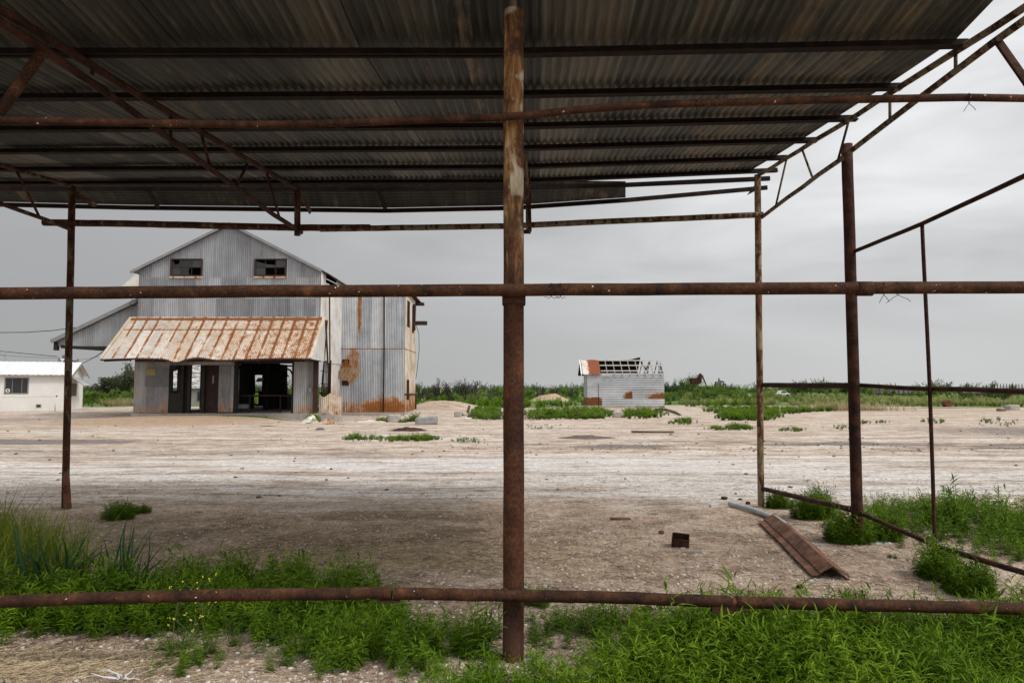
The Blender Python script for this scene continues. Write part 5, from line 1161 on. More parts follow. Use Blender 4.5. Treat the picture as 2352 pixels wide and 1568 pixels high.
for (px, py, wp, hp, lab) in ((1100, 960, 60, 24, 'bright green bush beside the concrete rubble'), (1140, 963, 60, 20, 'low bright bush just left of the big centre post'), (1230, 962, 60, 20, 'low bright bush just right of the big centre post'), (1280, 958, 45, 26, 'bright bush right of the post, in front of the spoil heap'),
                              (1320, 960, 60, 30, 'tallest bright bush in front of the tin shack corner'), (1375, 960, 55, 20, 'bright bush left of the concrete block'), (1450, 955, 36, 22, 'bright bush right of the concrete block'), (1478, 953, 40, 28, 'rounded bright bush in front of the middle of the tin shack'),
                              (945, 962, 30, 26, 'bright bush against the right corner of the annex'), (925, 970, 26, 12, 'small bright tuft below the annex corner'), (455, 947.5, 20, 9, 'small green bush growing in the barn doorway')):
    x, y, _ = G(px, py); bushc(x, y, wp / FPX * y, hp / FPX * y, lab, 'bushlight', 16, 'bush', gB)

# field beyond the yard
def lowscrub(name, mat, label, n, xr, yr, h0, h1, seed, gate=.35, sc=.12, edge=None, protos=PB, cat='scrub', size=None):
    Ic = Inst(); y = yr[0] * (yr[1] / yr[0]) ** RS.rand(n); a = xr[0] + (xr[1] - xr[0]) * RS.rand(n); x = (a - CX) / FPX * y
    nn_ = fbm(x * sc, y * sc, seed, 3); k = nn_ > gate
    k &= ~((x > BX0 - 7) & (x < BX1 + 5) & (y < 53)); k &= ~((x > sx0 - 1) & (x < sx1 + 1) & (y < YS1 + 1) & (y > YS0 - 1)); k &= ~((x > X0 - 1) & (x < X1 + 1) & (y > 60) & (y < 69)); k &= ~((x < -24) & (y < 57) & (x > -45))
    e = 60 - 9 * gauss(x, 0, -2, 0, 7, 1) - 6 * sst(20, 50, -x) - 6 * sst(18, 45, x); k &= y > e + (fbm(x * .12, y * .55, 31) - .5) * -16 - 1
    k &= ~((x > 75) & (x < 86) & (y > 88) & (y < 143)); k &= ~((x > 74) & (x < 90) & (y > 74) & (y < 121) & (x / y > .655) & (x / y < .75))
    k &= gauss(x, y, 3.9, 69, 2.4, 3.0, 3) < .3; k &= gauss(x, y, -5.2, 50, 2.6, 8, 3) < .3
    x, y, nn_ = x[k], y[k], nn_[k]; h = (h0 + (h1 - h0) * np.clip((nn_ - gate) * 3, 0, 1)) * (.5 + .7 * RS.rand(len(x)))
    scatter(Ic, protos, np.stack([x, y, gh(x, y) - .05], -1), h, RS, RS.normal(size=len(x)) * .15 + (nn_ - .5) * .4, .3)
    return top(name, Ic.mb(), M[mat], label, cat, kind='stuff')
lowscrub('field_weeds', 'weed', 'dark green weeds covering the field behind the yard', 2600, (150, 1750), (54, 140), .3, .8, 11, .30)
lowscrub('field_scrub', 'rabbit', 'yellow-green low scrub dotting the field on the right', 3000, (1560, 2800), (58, 150), .3, .7, 12, .30)
lowscrub('green_scrub', 'bush', 'mid green scrub scattered over the whole field', 900, (-300, 2800), (64, 220), .5, 1.3, 13, .42)
lowscrub('far_scrub', 'bushlight', 'lighter green bushes in a band across the far field', 800, (-300, 2900), (110, 260), 1.1, 2.2, 14, .40, .05)
Ic = Inst()
for (n, y0, y1, h0, h1) in ((330, 240, 420, 2.5, 4.6), (260, 150, 260, 1.6, 2.8)):
    a = RS.rand(n) * 4200 - 900; y = y0 + (y1 - y0) * RS.rand(n); x = (a - CX) / FPX * y; h = (h0 + (h1 - h0) * np.clip(fbm(x * .03, y * .03, 71, 3) * 2 - .5, 0, 1)) * (.6 + .6 * RS.rand(n))
    h = h * (1 + .25 * sst(1500, 1900, a)); scatter(Ic, PB, np.stack([x, y, gh(x, y) - .3], -1), h, RS, RS.normal(size=n) * .1 - .1, .25)
    xx2 = x + RS.normal(size=n) * 2.5; scatter(Ic, PB, np.stack([xx2, y, gh(xx2, y) - .3], -1), h * .8, RS, RS.normal(size=n) * .1 - .15, .25)
top('distant_trees', Ic.mb(), M['bush'], 'dark line of distant low trees along the horizon', 'trees', kind='stuff')
# dry grass
for (px0, px1, py, n, h, lab) in ((1845, 2110, 944, 2600, .75, 'tan dry grass patch behind the leaning post on the right'), (205, 312, 932, 900, 1.0, 'straw coloured dry grass between the house and the barn'), (1215, 1330, 925, 700, .7, 'pale dry grass at the foot of the spoil heap'), (1050, 1160, 922, 500, .8, 'pale dry grass left of the centre post in the field')):
    xa, ya, _ = G(px0, py); xb, _, _ = G(px1, py); Ic = Inst(); pr = [blade(RS, 1, .03, b_, 3) for b_ in (.2, .5, .7)]
    x = (xa + xb) / 2 + (xb - xa) / 2 * np.clip(RS.normal(size=n) * .42, -1, 1); y = ya + RS.rand(n) * ya * .10; scatter(Ic, pr, np.stack([x, y, gh(x, y)], -1), h * (.35 + .6 * RS.rand(n)) * (.5 + fbm(x * .8, y, 5)), RS, RS.normal(size=n) * .2, .3)
    top('dry_grass', Ic.mb(), M['drygrass'], lab, 'grass', kind='stuff')

# bare dead shrubs
def shrub(x, y, h, label, seed, n=7, group='bare dead shrubs in the field'):
    rs = random.Random(seed); mb = MB(); z = gz(x, y)
    def br(p, d, L, r, k):
        q = p; pts = [p]
        for _ in range(3):
            d = d + np.array([rs.gauss(0, .16) for _ in range(3)]); d[2] += .05; d /= np.linalg.norm(d); q = q + d * L / 3; pts.append(q)
        mb.tube(pts, [r, r * .85, r * .7, r * .5], 4, .4, caps=False)
        if k > 0:
            for _ in range(rs.choice((2, 3))):
                i = rs.choice((1, 2, 3)); nd = d + np.array([rs.gauss(0, .55) for _ in range(3)]); nd[2] = abs(nd[2]) * .8 + .1; nd /= np.linalg.norm(nd); br(pts[i], nd, L * rs.uniform(.55, .8), r * .6, k - 1)
    for _ in range(n):
        a = rs.uniform(0, 6.28); s_ = rs.uniform(.1, .6); br(np.array((x + rs.uniform(-.2, .2), y, z - .05)), np.array((math.cos(a) * s_, math.sin(a) * s_, 1.)), h * .45, h * .034, 3)
    return top('dead_shrub', mb, M['twig'], label, 'shrub', group)
for i, (px, Y, hp, lab) in enumerate(((962, 80, 32, 'tall bare dead shrub touching the right edge of the annex'), (1003, 84, 42, 'bare many-stemmed dead shrub, first clear one right of the annex'), (1036, 84, 40, 'bare dead shrub, middle of the three tall ones'), (1068, 86, 44, 'tallest bare dead shrub left of the centre post'), (1090, 90, 34, 'slender bare dead shrub right beside the tallest one'),
                                   (1128, 95, 26, 'small bare dead shrub near the left of the centre post'), (1240, 90, 28, 'bare dead shrub just right of the centre post'), (1276, 84, 26, 'bare dead shrub behind the spoil heap'), (1315, 88, 20, 'low bare dead shrub between the spoil heap and tin shack'), (985, 92, 20, 'low bare dead shrub near the annex'))):
    x = (px - CX) / FPX * Y; shrub(x, Y, hp / FPX * Y + .8, lab, 40 + i)

# leafy trees left of the barn
def tree(px, Y, ytop, wpx, label, mat='treeleaf', seed=0, leaf=.16, n=5200, name='tree', zbot=.25, trunk=True, group=None):
    rs = np.random.RandomState(seed); x0 = (px - CX) / FPX * Y; zt = P(px, ytop, Y)[2]; w_ = wpx / FPX * Y; z0 = gz(x0, Y)
    mb = MB(); H_ = zt - z0; tips = []
    def br(p, d, L, r, k):
        pts = [p]; q = p
        for _ in range(3):
            d = d + rs.normal(size=3) * .14; d[2] += .06; d /= np.linalg.norm(d); q = q + d * L / 3; pts.append(q)
        mb.tube(pts, [r, r * .85, r * .7, r * .5], 6, .4, caps=False)
        if k == 0: tips.append(pts[-1]); tips.append(pts[2]); return
        for _ in range(3):
            nd = d + rs.normal(size=3) * .55; nd[2] = abs(nd[2]) * .7 + .15; nd[:2] *= max(.6, w_ / H_); nd /= np.linalg.norm(nd); br(pts[rs.randint(1, 4)], nd, L * rs.uniform(.6, .85), r * .6, k - 1)
    for k in range(3 if trunk else 5):
        a = k * 2.1 + rs.rand(); br(np.array((x0 + .15 * math.cos(a), Y + .15 * math.sin(a), z0 - .1)), np.array((math.cos(a) * .35 * w_ / H_, math.sin(a) * .3, 1.)), H_ * .42, H_ * .022, 3)
    tips = np.array(tips); tips[:, 2] = z0 + (tips[:, 2] - z0) * (H_ * .95) / (tips[:, 2].max() - z0); tips[:, 2] = np.minimum(tips[:, 2], zt - .05 * H_); tips[:, 0] = x0 + np.clip(tips[:, 0] - x0, -w_ / 2, w_ / 2)
    o = thing(name, (x0, Y, z0), label, 'tree' if trunk else 'bush', group); part('trunk', mb, M['twig'], o)
    Ic = Inst(); k = rs.randint(len(tips), size=n); rr = rs.normal(size=(n, 3)) * H_ * .055; c = tips[k] + rr; d = rs.normal(size=(n, 3)); d[:, 2] += .2
    tv, t3, t4 = leaf_template(1, .42, .3, .2); s_ = leaf * (.6 + .8 * rs.rand(n)); tb = rs.normal(size=len(tips)) * .14
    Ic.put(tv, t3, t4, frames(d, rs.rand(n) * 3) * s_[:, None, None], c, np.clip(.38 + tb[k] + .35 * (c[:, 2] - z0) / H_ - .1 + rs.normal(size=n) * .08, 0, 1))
    part('crown', Ic.mb(), M[mat], o); return o
gT = 'trees between the white house and the barn'
tree(262, 78, 866, 78, 'grey-green shaggy tree left of the barn, the lower one', 'treeleaf', 1, .2, 5200, group=gT)
tree(308, 74, 836, 80, 'taller grey-green tree rising against the left barn wall', 'treeleaf', 2, .2, 6000, group=gT)
tree(335, 82, 850, 90, 'grey-green tree mostly hidden behind the barn', 'treeleaf', 3, .2, 3000, group=gT)
tree(242, 70, 893, 62, 'bright green rounded bush in front of the lower grey tree', 'bushlight', 4, .16, 3200, 'bush', trunk=False, group=gT)
tree(290, 69, 893, 56, 'bright green bush against the left barn wall', 'bushlight', 5, .16, 2800, 'bush', trunk=False, group=gT)
tree(216, 76, 900, 50, 'small green bush next to the white house', 'bush', 6, .16, 1800, 'bush', trunk=False, group=gT)
tree(655, 72, 872, 60, 'bright green bush seen through the right of the barn doorway', 'bushlight', 7, .18, 2400, 'bush', trunk=False, group=gT)
tree(750, 84, 895, 60, 'green bush seen through the torn barn corner', 'bush', 8, .18, 1600, 'bush', trunk=False, group=gT)
Ic = Inst(); n = 420; x = 22.5 + RS.normal(size=n) * 4.6; y = 76 + RS.rand(n) * 6 - 3; k = (x > 13.5) & (x < 33); x, y = x[k], y[k]
scatter(Ic, PB, np.stack([x, y, gh(x, y) - .1], -1), (.3 + .55 * RS.rand(len(x))), RS, RS.normal(size=len(x)) * .18 - .1, .3)
top('bank_weeds', Ic.mb(), M['bushlight'], 'tangled green weeds covering the overgrown bank', 'weeds', kind='stuff')
gK = 'bushes on the overgrown bank'
for i, (px, Y, yt, wp, mt, lab) in enumerate(((1550, 82, 872, 60, 'bush', 'dark feathery bush on the bank nearest the tin shack'), (1590, 84, 860, 60, 'bushlight', 'tallest light green bush on top of the bank, left of the rusty hopper'), (1575, 77, 888, 40, 'bush', 'small dark bush low on the bank slope'), (1640, 78, 878, 80, 'bushlight', 'broad light green bush in front of the rusty hopper'),
                                              (1610, 76, 888, 50, 'bushlight', 'low rounded light bush on the bank face'), (1675, 80, 886, 60, 'bush', 'dark bush on the right shoulder of the bank'), (1715, 84, 893, 50, 'bush', 'low dark bush right of the bank by the rust scrap'), (1760, 90, 893, 46, 'rabbit', 'olive rounded bush near the far right post'),
                                              (1840, 130, 878, 50, 'bush', 'dark tree behind the bank, right of the far right post'), (1940, 150, 879, 60, 'bush', 'dark distant tree showing left of the leaning post'), (1290, 100, 886, 60, 'bushlight', 'light green bush behind the spoil heap'), (1210, 100, 890, 50, 'bushlight', 'light green bush just right of the centre post in the field'),
                                              (1375, 100, 882, 60, 'bushlight', 'light green bush showing left of the tin shack'), (1150, 100, 890, 60, 'bushlight', 'light green bush just left of the centre post in the field'), (2290, 75, 903, 30, 'bush', 'grey-green round bush by the stake on the right'), (1415, 110, 884, 50, 'bush', 'dark bush directly behind the tin shack'))):
    tree(px, Y, yt, wp, lab, mt, 20 + i, .15 * Y / 75, 2600 if Y < 95 else 1500, 'bush', trunk=False, group=gK)
# ------------------------------------------------------------------ scrap, rubble and other loose things
M['flint'] = plain_mat('pale_pebble', (.34, .27, .22), (.62, .55, .49), 30)
M['clodm'] = plain_mat('dry_clod', (.07, .052, .042), (.26, .21, .17), 8); M['galvpipe'] = plain_mat('galvanised_conduit', (.30, .32, .34), (.46, .48, .50), 10, rough=.5, metal=.3)
M['brownsheet'] = rust_mat('brown_ridge_cap', (.045, .022, .015), (.12, .058, .036), (.22, .12, .08), bias=.0)
# ridge cap lying upside up: shallow V with flat flanges
a0, a1 = GG(1775, 1203), GG(1915, 1333); A = np.array(a0); B = np.array(a1); d = (B - A); d[2] = 0; L_ = np.linalg.norm(d); d /= L_; sd_ = np.array((d[1], -d[0], 0))
prof = [(-.17, .008), (-.105, .022), (-.10, .036), (.0, .095), (.085, .035), (.14, .008)]
mb = MB(); V = []; nseg = 18
for th_ in (0, .006):
    for i in range(nseg + 1):
        p = A + d * L_ * i / nseg; p[2] = gz(p[0], p[1]) + .012; bend = .004 * math.sin(i * .9)
        for (u, h) in prof: V.append(p + sd_ * (-u) * (1 + .04 * math.sin(i * .8) * (u > .1)) + np.array((0, 0, h + th_ + bend * abs(u) * 4)))
m_ = len(prof); n_ = (nseg + 1) * m_; F = []
for k in (0, 1):
    for i in range(nseg):
        for j in range(m_ - 1): F.append((k * n_ + i * m_ + j, k * n_ + i * m_ + j + 1, k * n_ + (i + 1) * m_ + j + 1, k * n_ + (i + 1) * m_ + j))
mb.add(V, F); top('ridge_cap', mb, M['brownsheet'], 'long rusty brown ridge cap lying on the gravel at right', 'metal sheet')
mb = MB(); pts = [GG(x, y) for x, y in ((1676, 1164), (1700, 1170), (1730, 1178), (1760, 1189), (1785, 1200), (1806, 1216))]; mb.tube(jit([(p[0], p[1], p[2] + .04) for p in pts], 16, .001), .032, 12)
gpip = top('bent_conduit', mb, M['galvpipe'], 'curved grey galvanised pipe lying above the rusty ridge cap', 'pipe')
mb = MB(); mb.tube([(pts[2][0], pts[2][1], pts[2][2] + .04), (pts[2][0] + .012, pts[2][1] - .004, pts[2][2] + .04)], .034, 12); part('joint', mb, M['scrapdark'], gpip)
# small rusty open box
c = GG(1563, 1253); bx = thing('metal_box', c, 'small dark rusty open-topped box lying on the gravel', 'box')
rt = Matrix.Rotation(-.30, 3, 'Z') @ Matrix.Rotation(.30, 3, 'X') @ Matrix.Rotation(.06, 3, 'Y'); W_, D_, H_ = .165, .13, .085
mb = MB()
for (cx_, cy_, cz_, sx_, sy_, sz_) in ((0, -D_ / 2, H_ / 2, W_, .006, H_), (0, D_ / 2, H_ / 2, W_, .006, H_), (-W_ / 2, 0, H_ / 2, .006, D_, H_), (W_ / 2, 0, H_ / 2, .006, D_, H_)):
    v = rt @ Vector((cx_, cy_, cz_)); mb.box((c[0] + v.x, c[1] + v.y, c[2] + v.z + .022), (sx_, sy_, sz_), M=rt)
part('box_wall', mb, M['scrapdark'], bx); mb = MB(); mb.box((c[0], c[1], c[2] + .030), (W_, D_, .005), M=rt); part('box_floor', mb, M['scrapdark'], bx)
def plank(px, py, L, w_, t, rz, label, mat='wood', tilt=0.0, name='board', cat='board'):
    c = GG(px, py); mb = MB(); m = Matrix.Rotation(rz, 3, 'Z') @ Matrix.Rotation(tilt, 3, 'Y'); v = []
    n = 6
    for k in range(n + 1):
        x = -L / 2 + L * k / n; e = w_ / 2 * (1 + R.uniform(-.15, .15) * (k in (0, n))); 
        for (yy, zz) in ((-e, 0), (e, 0), (e, t), (-e, t)): q = m @ Vector((x + (R.uniform(-.05, .05) * L * .3 if k in (0, n) else 0), yy, zz + .02 * L * math.sin(k) * .2)); v.append((c[0] + q.x, c[1] + q.y, c[2] + q.z - .003 + abs(math.sin(tilt)) * L / 2))
    f = [(k * 4 + j, k * 4 + (j + 1) % 4, (k + 1) * 4 + (j + 1) % 4, (k + 1) * 4 + j) for k in range(n) for j in range(4)] + [(0, 3, 2, 1), (n * 4, n * 4 + 1, n * 4 + 2, n * 4 + 3)]
    mb.add(v, f); return top(name, mb, M[mat], label, cat)
plank(1920, 1206, .26, .06, .045, -.1, 'upper grey weathered block of wood left of the leaning post base')
plank(1925, 1217, .22, .07, .02, .1, 'pale flat board under the grey wood block by the leaning post', 'lath')
plank(1922, 1226, .2, .05, .03, -.3, 'dark splinter of wood under the pale flat board', 'wooddark')
plank(2013, 1250, .3, .05, .012, .05, 'pale slat lying right of the leaning post base', 'lath')
plank(1880, 1252, .22, .08, .008, .1, 'flat pale grey chip of board below the wood blocks', 'wood')
plank(1425, 1192, .24, .10, .02, .0, 'flat rusty plate lying in the middle of the shed floor', 'scrap', name='rusty_plate', cat='plate')
plank(1372, 1219, .14, .025, .012, .5, 'small bone-coloured stick right of the centre post', 'lath', name='stick', cat='stick')
plank(1590, 1297, .16, .05, .008, -.1, 'thin grey shingle left of the small rusty box', 'wood', name='chip', cat='chip')
plank(1500, 1180, .13, .03, .02, .1, 'short grey stick beyond the rusty plate', 'wood', name='stick', cat='stick')
plank(1592, 1268, .16, .035, .02, -.05, 'grey sliver of wood just below the small rusty box', 'wood', name='chip', cat='chip')
plank(555, 1234, .26, .03, .015, .02, 'thin tan lath lying on the straw at left', 'straw', name='lath', cat='lath')
plank(1060, 1343, .10, .035, .01, -.5, 'right-hand grey chip behind the bottom rail, left of the centre post', 'wood', name='chip', cat='chip')
plank(1018, 1352, .13, .03, .008, -.1, 'left-hand grey chip behind the bottom rail, left of the centre post', 'wood', name='chip', cat='chip')
plank(1775, 1376, .11, .07, .012, -.3, 'rusty brown flake on the gravel below the ridge cap', 'scrap', name='rust_flake', cat='flake')
plank(1660, 1403 - 30, .2, .05, .006, .1, 'pale thin board lying just above the right bottom rail', 'lath', name='board')
plank(2295, 1148, .36, .12, .012, .0, 'white flat board lying in the yard at far right', 'whitepaint', name='board')
plank(2200, 1160, .22, .09, .015, .1, 'narrow white board left of the big white one', 'whitepaint', name='board')
plank(2290, 1157, .25, .08, .012, .15, 'small white board just below the big white one', 'whitepaint', name='board')
plank(1640, 1165 + 0, .12, .05, .04, .3, 'small pale chip above the grey pipe', 'lath', name='chip', cat='chip')
def stone(px, py, s_, label, mat='scrapdark', name='clod', cat='clod', seed=0, asp=.6):
    c = GG(px, py); mb = MB(); mb.rock((c[0], c[1], c[2] + s_ * .22), (s_, s_ * .8, s_ * asp), seed); return top(name, mb, M[mat], label, cat)
stone(1664, 1146, .09, 'dark flattened clod in the yard above the grey pipe', seed=1, asp=.4); stone(1700, 1148, .05, 'small dark clod right of the flattened one', seed=2, asp=.4); stone(1718, 1158, .06, 'dark clod beside the far right post foot', seed=3)
stone(1838, 1352, .05, 'little dark lump on the gravel under the ridge cap end', seed=4); stone(1487, 1405 - 4, .06, 'dark little lump below the shed floor centre', seed=5)
stone(1520, 1225, .06, 'brown twiggy lump left of the small rusty box', 'scrap', seed=6)
# concrete and rubble near the barn
def slabrock(px, py, w_, d_, h_, rz, label, mat='concrete', name='concrete_block', tilt=0.0, cat='concrete'):
    c = GG(px, py); mb = MB(); bm = ico(3); v = bm[0].copy(); rs = np.random.RandomState(int(px)); p = 8
    v = np.sign(v) * np.abs(v) ** .35; v /= 1.0; v *= (1 + .06 * (rs.rand(len(v), 1) - .5)); m = np.array(Matrix.Rotation(rz, 3, 'Z') @ Matrix.Rotation(tilt, 3, 'Y'))
    v = (v * np.array((w_, d_, h_)) / 2) @ m.T + np.array((c[0], c[1], c[2] + h_ * .42)); mb.add(v, bm[1]); return top(name, mb, M[mat], label, cat)
slabrock(1419, 958, .58, .4, .33, .1, 'squarish grey concrete block among the bushes before the tin shack')
slabrock(980, 974, 1.0, .5, .36, .12, 'long grey concrete kerb piece right of the annex corner', 'concrete2', tilt=-.08)
slabrock(1052, 957, .42, .35, .32, .1, 'upright pale chunk of broken concrete left of the bright bush', name='concrete_chunk')
slabrock(1065, 954, .55, .4, .12, .5, 'tilted flat slab leaning on the pale concrete chunk', name='concrete_slab', tilt=.6)
slabrock(1076, 949, .14, .2, .5, .2, 'thin dark post stump behind the broken concrete', 'wooddark', name='post_stump', tilt=.3, cat='stump')
slabrock(1075, 962, .4, .12, .08, .5, 'small white broken piece below the concrete chunk', 'whitepaint', name='concrete_chunk')
slabrock(1475, 956, .5, .3, .14, .1, 'pale flat rubble right of the squarish block', name='rubble'); slabrock(1260, 945, .5, .4, .3, .4, 'pale boulder behind the bright bushes near the spoil heap', name='boulder', cat='boulder')
slabrock(1265, 957, .4, .3, .1, .2, 'low pale rubble in front of the spoil heap bushes', name='rubble')
slabrock(1240, 921, .5, .3, .14, .1, 'pale lump on the flank of the spoil heap', name='rubble')
slabrock(2325, 941, .9, .6, .42, .2, 'tan rock heap piece at the far right of the yard', name='boulder', cat='boulder'); slabrock(2300, 944, .5, .4, .22, .2, 'smaller brown rock left of the tan one at far right', 'clodm', name='boulder', cat='boulder')
def sheet_scrap(px, py, w_, d_, h_, label, mat, seed, name='scrap_sheet'):
    c = GG(px, py); rs = np.random.RandomState(seed); n = 14; u = np.linspace(-.5, .5, n); Uu, Vv = np.meshgrid(u, u); rr_ = np.sqrt(Uu ** 2 + Vv ** 2) * 2; Z = h_ * (fbm(Uu * 5 + seed, Vv * 5, seed, 3)) * np.clip(1.15 - rr_, -.05, 1) * 1.3 - .01
    X_s = c[0] + Uu * w_ + (rs.rand(n, n) - .5) * .06 * w_; Y_s = c[1] + Vv * d_ + (rs.rand(n, n) - .5) * .06 * d_; idx = np.arange(n * n).reshape(n, n); mb = MB()
    mb.add(np.stack([X_s, Y_s, c[2] + Z], -1).reshape(-1, 3), np.stack([idx[:-1, :-1], idx[:-1, 1:], idx[1:, 1:], idx[1:, :-1]], -1).reshape(-1, 4)); return top(name, mb, M[mat], label, 'scrap sheet')
sheet_scrap(934, 989, 1.5, .6, .2, 'crumpled rusty sheet lying flat in the yard below the annex', 'scrapdark', 3)
sheet_scrap(712, 971, .8, .6, .5, 'bent pale tin sheet heaped at the corner of the barn', 'paletin', 5); sheet_scrap(752, 974, 1.4, .6, .3, 'rust edged crumpled tin lying beside the barn foundation', 'rustwhite', 6); sheet_scrap(800, 970, 1.3, .5, .22, 'buckled pale tin leaning low against the annex base', 'concrete', 8)
sheet_scrap(850, 967, 1.6, .4, .2, 'pale flat tin strip under the annex base', 'paletin', 9)
slabrock(870, 962, 3.0, .4, .16, .03, 'broken concrete edge lying along the annex base', 'concrete', name='concrete_edge'); slabrock(905, 968, .6, .5, .4, .3, 'brown lump of fill at the annex corner', 'concrete', name='rubble')
sheet_scrap(1350, 1005, 1.9, 1.0, .14, 'dark heap of dry mud and twigs in the yard right of the centre post', 'wooddark', 12, 'mud_heap')
sheet_scrap(618, 979, .9, .3, .06, 'small rusty sheet scrap in the yard before the barn', 'scrap', 14); sheet_scrap(735, 987, .4, .2, .14, 'small dark clod in the yard before the barn corner', 'wooddark', 15, 'clod')
# log, barrel, stakes
mb = MB(); pts = [GG(1506, 945), GG(1530, 946), GG(1552, 950), GG(1563, 954)]; mb.tube([(p[0], p[1], p[2] + h) for p, h in zip(pts, (.16, .16, .08, .02))], [.07, .09, .08, .06], 8); top('log', mb, M['wooddark'], 'weathered brown log lying in front of the right end of the tin shack', 'log')
mb = MB(); pts = [GG(1450, 993), GG(1505, 993.5), GG(1548, 994)]; mb.tube([(p[0], p[1], p[2] + .04) for p in pts], .035, 6); top('fallen_pole', mb, M['wooddark'], 'thin dark pole lying flat in the yard left of the far right post', 'pole')
c = GG(2176, 934); r = .29; ba = top('oil_drum', MB().tube([(c[0] - .1, c[1] - .35, c[2] + r * .95), (c[0] + .1, c[1] + .4, c[2] + r * .95)], r, 22), M['scrap'], 'rusty drum lying on its side at the field edge', 'drum')
mb = MB()
for t in (-.37, -.12, .15, .4): mb.tube([(c[0] + t * .27, c[1] + t, c[2] + r * .95), (c[0] + t * .27 + .004, c[1] + t + .02, c[2] + r * .95)], r + .012, 22)
part('hoop', mb, M['scrap'], ba)
mb = MB(); x, y, z = GG(2307, 937); mb.tube([(x, y, -.1), (x, y, P(2307, 917, y)[2])], .04, 6); top('wooden_stake', mb, M['wooddark'], 'lone brown stake at the field edge on the right', 'stake')
# rusty hopper and pump frame on the bank
Yh = 80; mb = MB(); m = [P(1588, 868, Yh), P(1611, 867, Yh), P(1611, 879, Yh), P(1606, 881, Yh), P(1590, 882, Yh)]; mb.prism(m, (.0, 1.0, 0)); hp = top('rusty_hopper', mb, M['scrapdark'], 'dark rusty hopper poking up from the overgrown bank', 'hopper')
mb = MB(); mb.prism([P(1604, 868, Yh - .05), P(1611, 857, Yh - .05), P(1613, 868, Yh - .05)], (0, .9, 0)); mb.beam(P(1613, 862, Yh), P(1622, 884, Yh), .1, .12); part('hopper_fin', mb, M['scrapdark'], hp)
mb = MB()
for a, b_ in (((1643, 877), (1661, 878)), ((1643, 877), (1645, 893)), ((1661, 880), (1662, 893)), ((1650, 870), (1655, 877)), ((1645, 878), (1641, 886)), ((1650, 876), (1652, 868)), ((1661, 879), (1669, 886)), ((1655, 874), (1664, 877))): mb.beam(P(*a, 84), P(*b_, 84), .1, .1)
top('iron_stand', mb, M['scrapdark'], 'black iron frame standing on the bank right of the hopper', 'frame')
mb = MB(); mb.prism([P(1707, 896, 78), P(1719, 901, 78), P(1719, 906, 78), P(1708, 907, 78)], (.2, .5, 0)); top('scrap_plate', mb, M['scrap'], 'pointed rusty scrap plate at the right foot of the bank', 'plate')
mb = MB(); [mb.rock((P(1722, 911, 76)[0], 76, gz(P(1722, 911, 76)[0], 76) + .15), (.6, .4, .3), 3)]; top('white_sack', mb, M['whitepaint'], 'small white sack at the foot of the bank', 'sack')
# abandoned vehicle, box wagon, flat wagon
def abandoned_car(px, Y):
    x = (px - CX) / FPX * Y; z = gz(x, Y); o = thing('parked_car', (x, Y, z), 'small white abandoned car half hidden in the field scrub', 'car'); L = 2.1
    mb = MB(); side_ = [(-1.0, .25), (-1.02, .62), (-.55, .72), (-.3, 1.12), (.35, 1.14), (.62, .76), (1.0, .68), (1.04, .25)]
    mb.prism([(x + a * 1.0, Y - .75, z + b_) for a, b_ in side_], (0, 1.5, 0)); part('body', mb, M['whitepaint'], o)
    mb = MB(); mb.prism([(x + a, Y - .76, z + b_) for a, b_ in ((-.46, .76), (-.26, 1.06), (.31, 1.08), (.52, .78))], (0, .008, 0)); part('window', mb, M['glass'], o)
    for s_ in (-.62, .62): mb = MB(); mb.tube([(x + s_, Y - .8, z + .28), (x + s_, Y - .6, z + .28)], .28, 14); part('wheel', mb, M['black'], o)
abandoned_car(1794, 112)
Yw = 140; M['wagon'] = plain_mat('grey_purple_boards', (.11, .10, .115), (.22, .20, .215), 1.4, sc=(4, 1, 1))
xa, xb = P(2021, 895, Yw)[0], P(2108, 895, Yw)[0]; zt, zb = P(2060, 885.5, Yw)[2], P(2060, 904, Yw)[2]; wg = thing('box_wagon', ((xa + xb) / 2, Yw, zb), 'long grey boarded box wagon standing in the field behind the leaning post', 'wagon')
mb = MB(); mb.b(xa, xb, Yw, Yw + 2.4, zb, zt - .12); part('body', mb, M['wagon'], wg); mb = MB(); mb.b(xa - .05, xb + .05, Yw - .1, Yw + 2.5, zt - .1, zt); part('roof', mb, M['greypaint'], wg)
for k in range(9): mb = MB(); x = xa + (xb - xa) * k / 8; mb.b(x - .06, x + .06, Yw - .07, Yw - .003, zb, zt - .12); part('stake_rib', mb, M['scrapdark'], wg)
mb = MB(); mb.b(xa, xb + 3, Yw + .2, Yw + 2, zb - .35, zb - .01)
for k in range(5): x = xa + .8 + k * (xb - xa) / 5; mb.tube([(x, Yw - .05, zb - .5), (x, Yw + 2, zb - .5)], .3, 10)
part('underframe', mb, M['scrapdark'], wg)
Yf = 118; xa, xb = P(2218, 905, Yf)[0], P(2330, 905, Yf)[0]; z0 = P(2260, 906, Yf)[2]; fw = thing('flat_wagon', ((xa + xb) / 2, Yf, 0), 'low dark flat wagon loaded with long bars at the right of the field', 'wagon')
mb = MB(); mb.b(xa, xb, Yf, Yf + 2, z0, z0 + .25)
part('deck', mb, M['scrapdark'], fw)
mb = MB()
for k in range(8): mb.tube([(xa + R.uniform(0, 1), Yf + .2 + .2 * k, z0 + .32), (xb - R.uniform(0, 1), Yf + .2 + .2 * k, z0 + .34)], .08, 6)
part('load', mb, M['greypaint'], fw)
for k in range(6): mb = MB(); x = xa + .6 + k * (xb - xa - 1.2) / 5; mb.tube([(x, Yf - .02, z0 - .25), (x, Yf + 1.9, z0 - .25)], .32, 10); part('wheel', mb, M['scrapdark'], fw)
Yt = 170; xa, xb = P(2284, 890, Yt)[0], P(2390, 890, Yt)[0]; mb = MB()
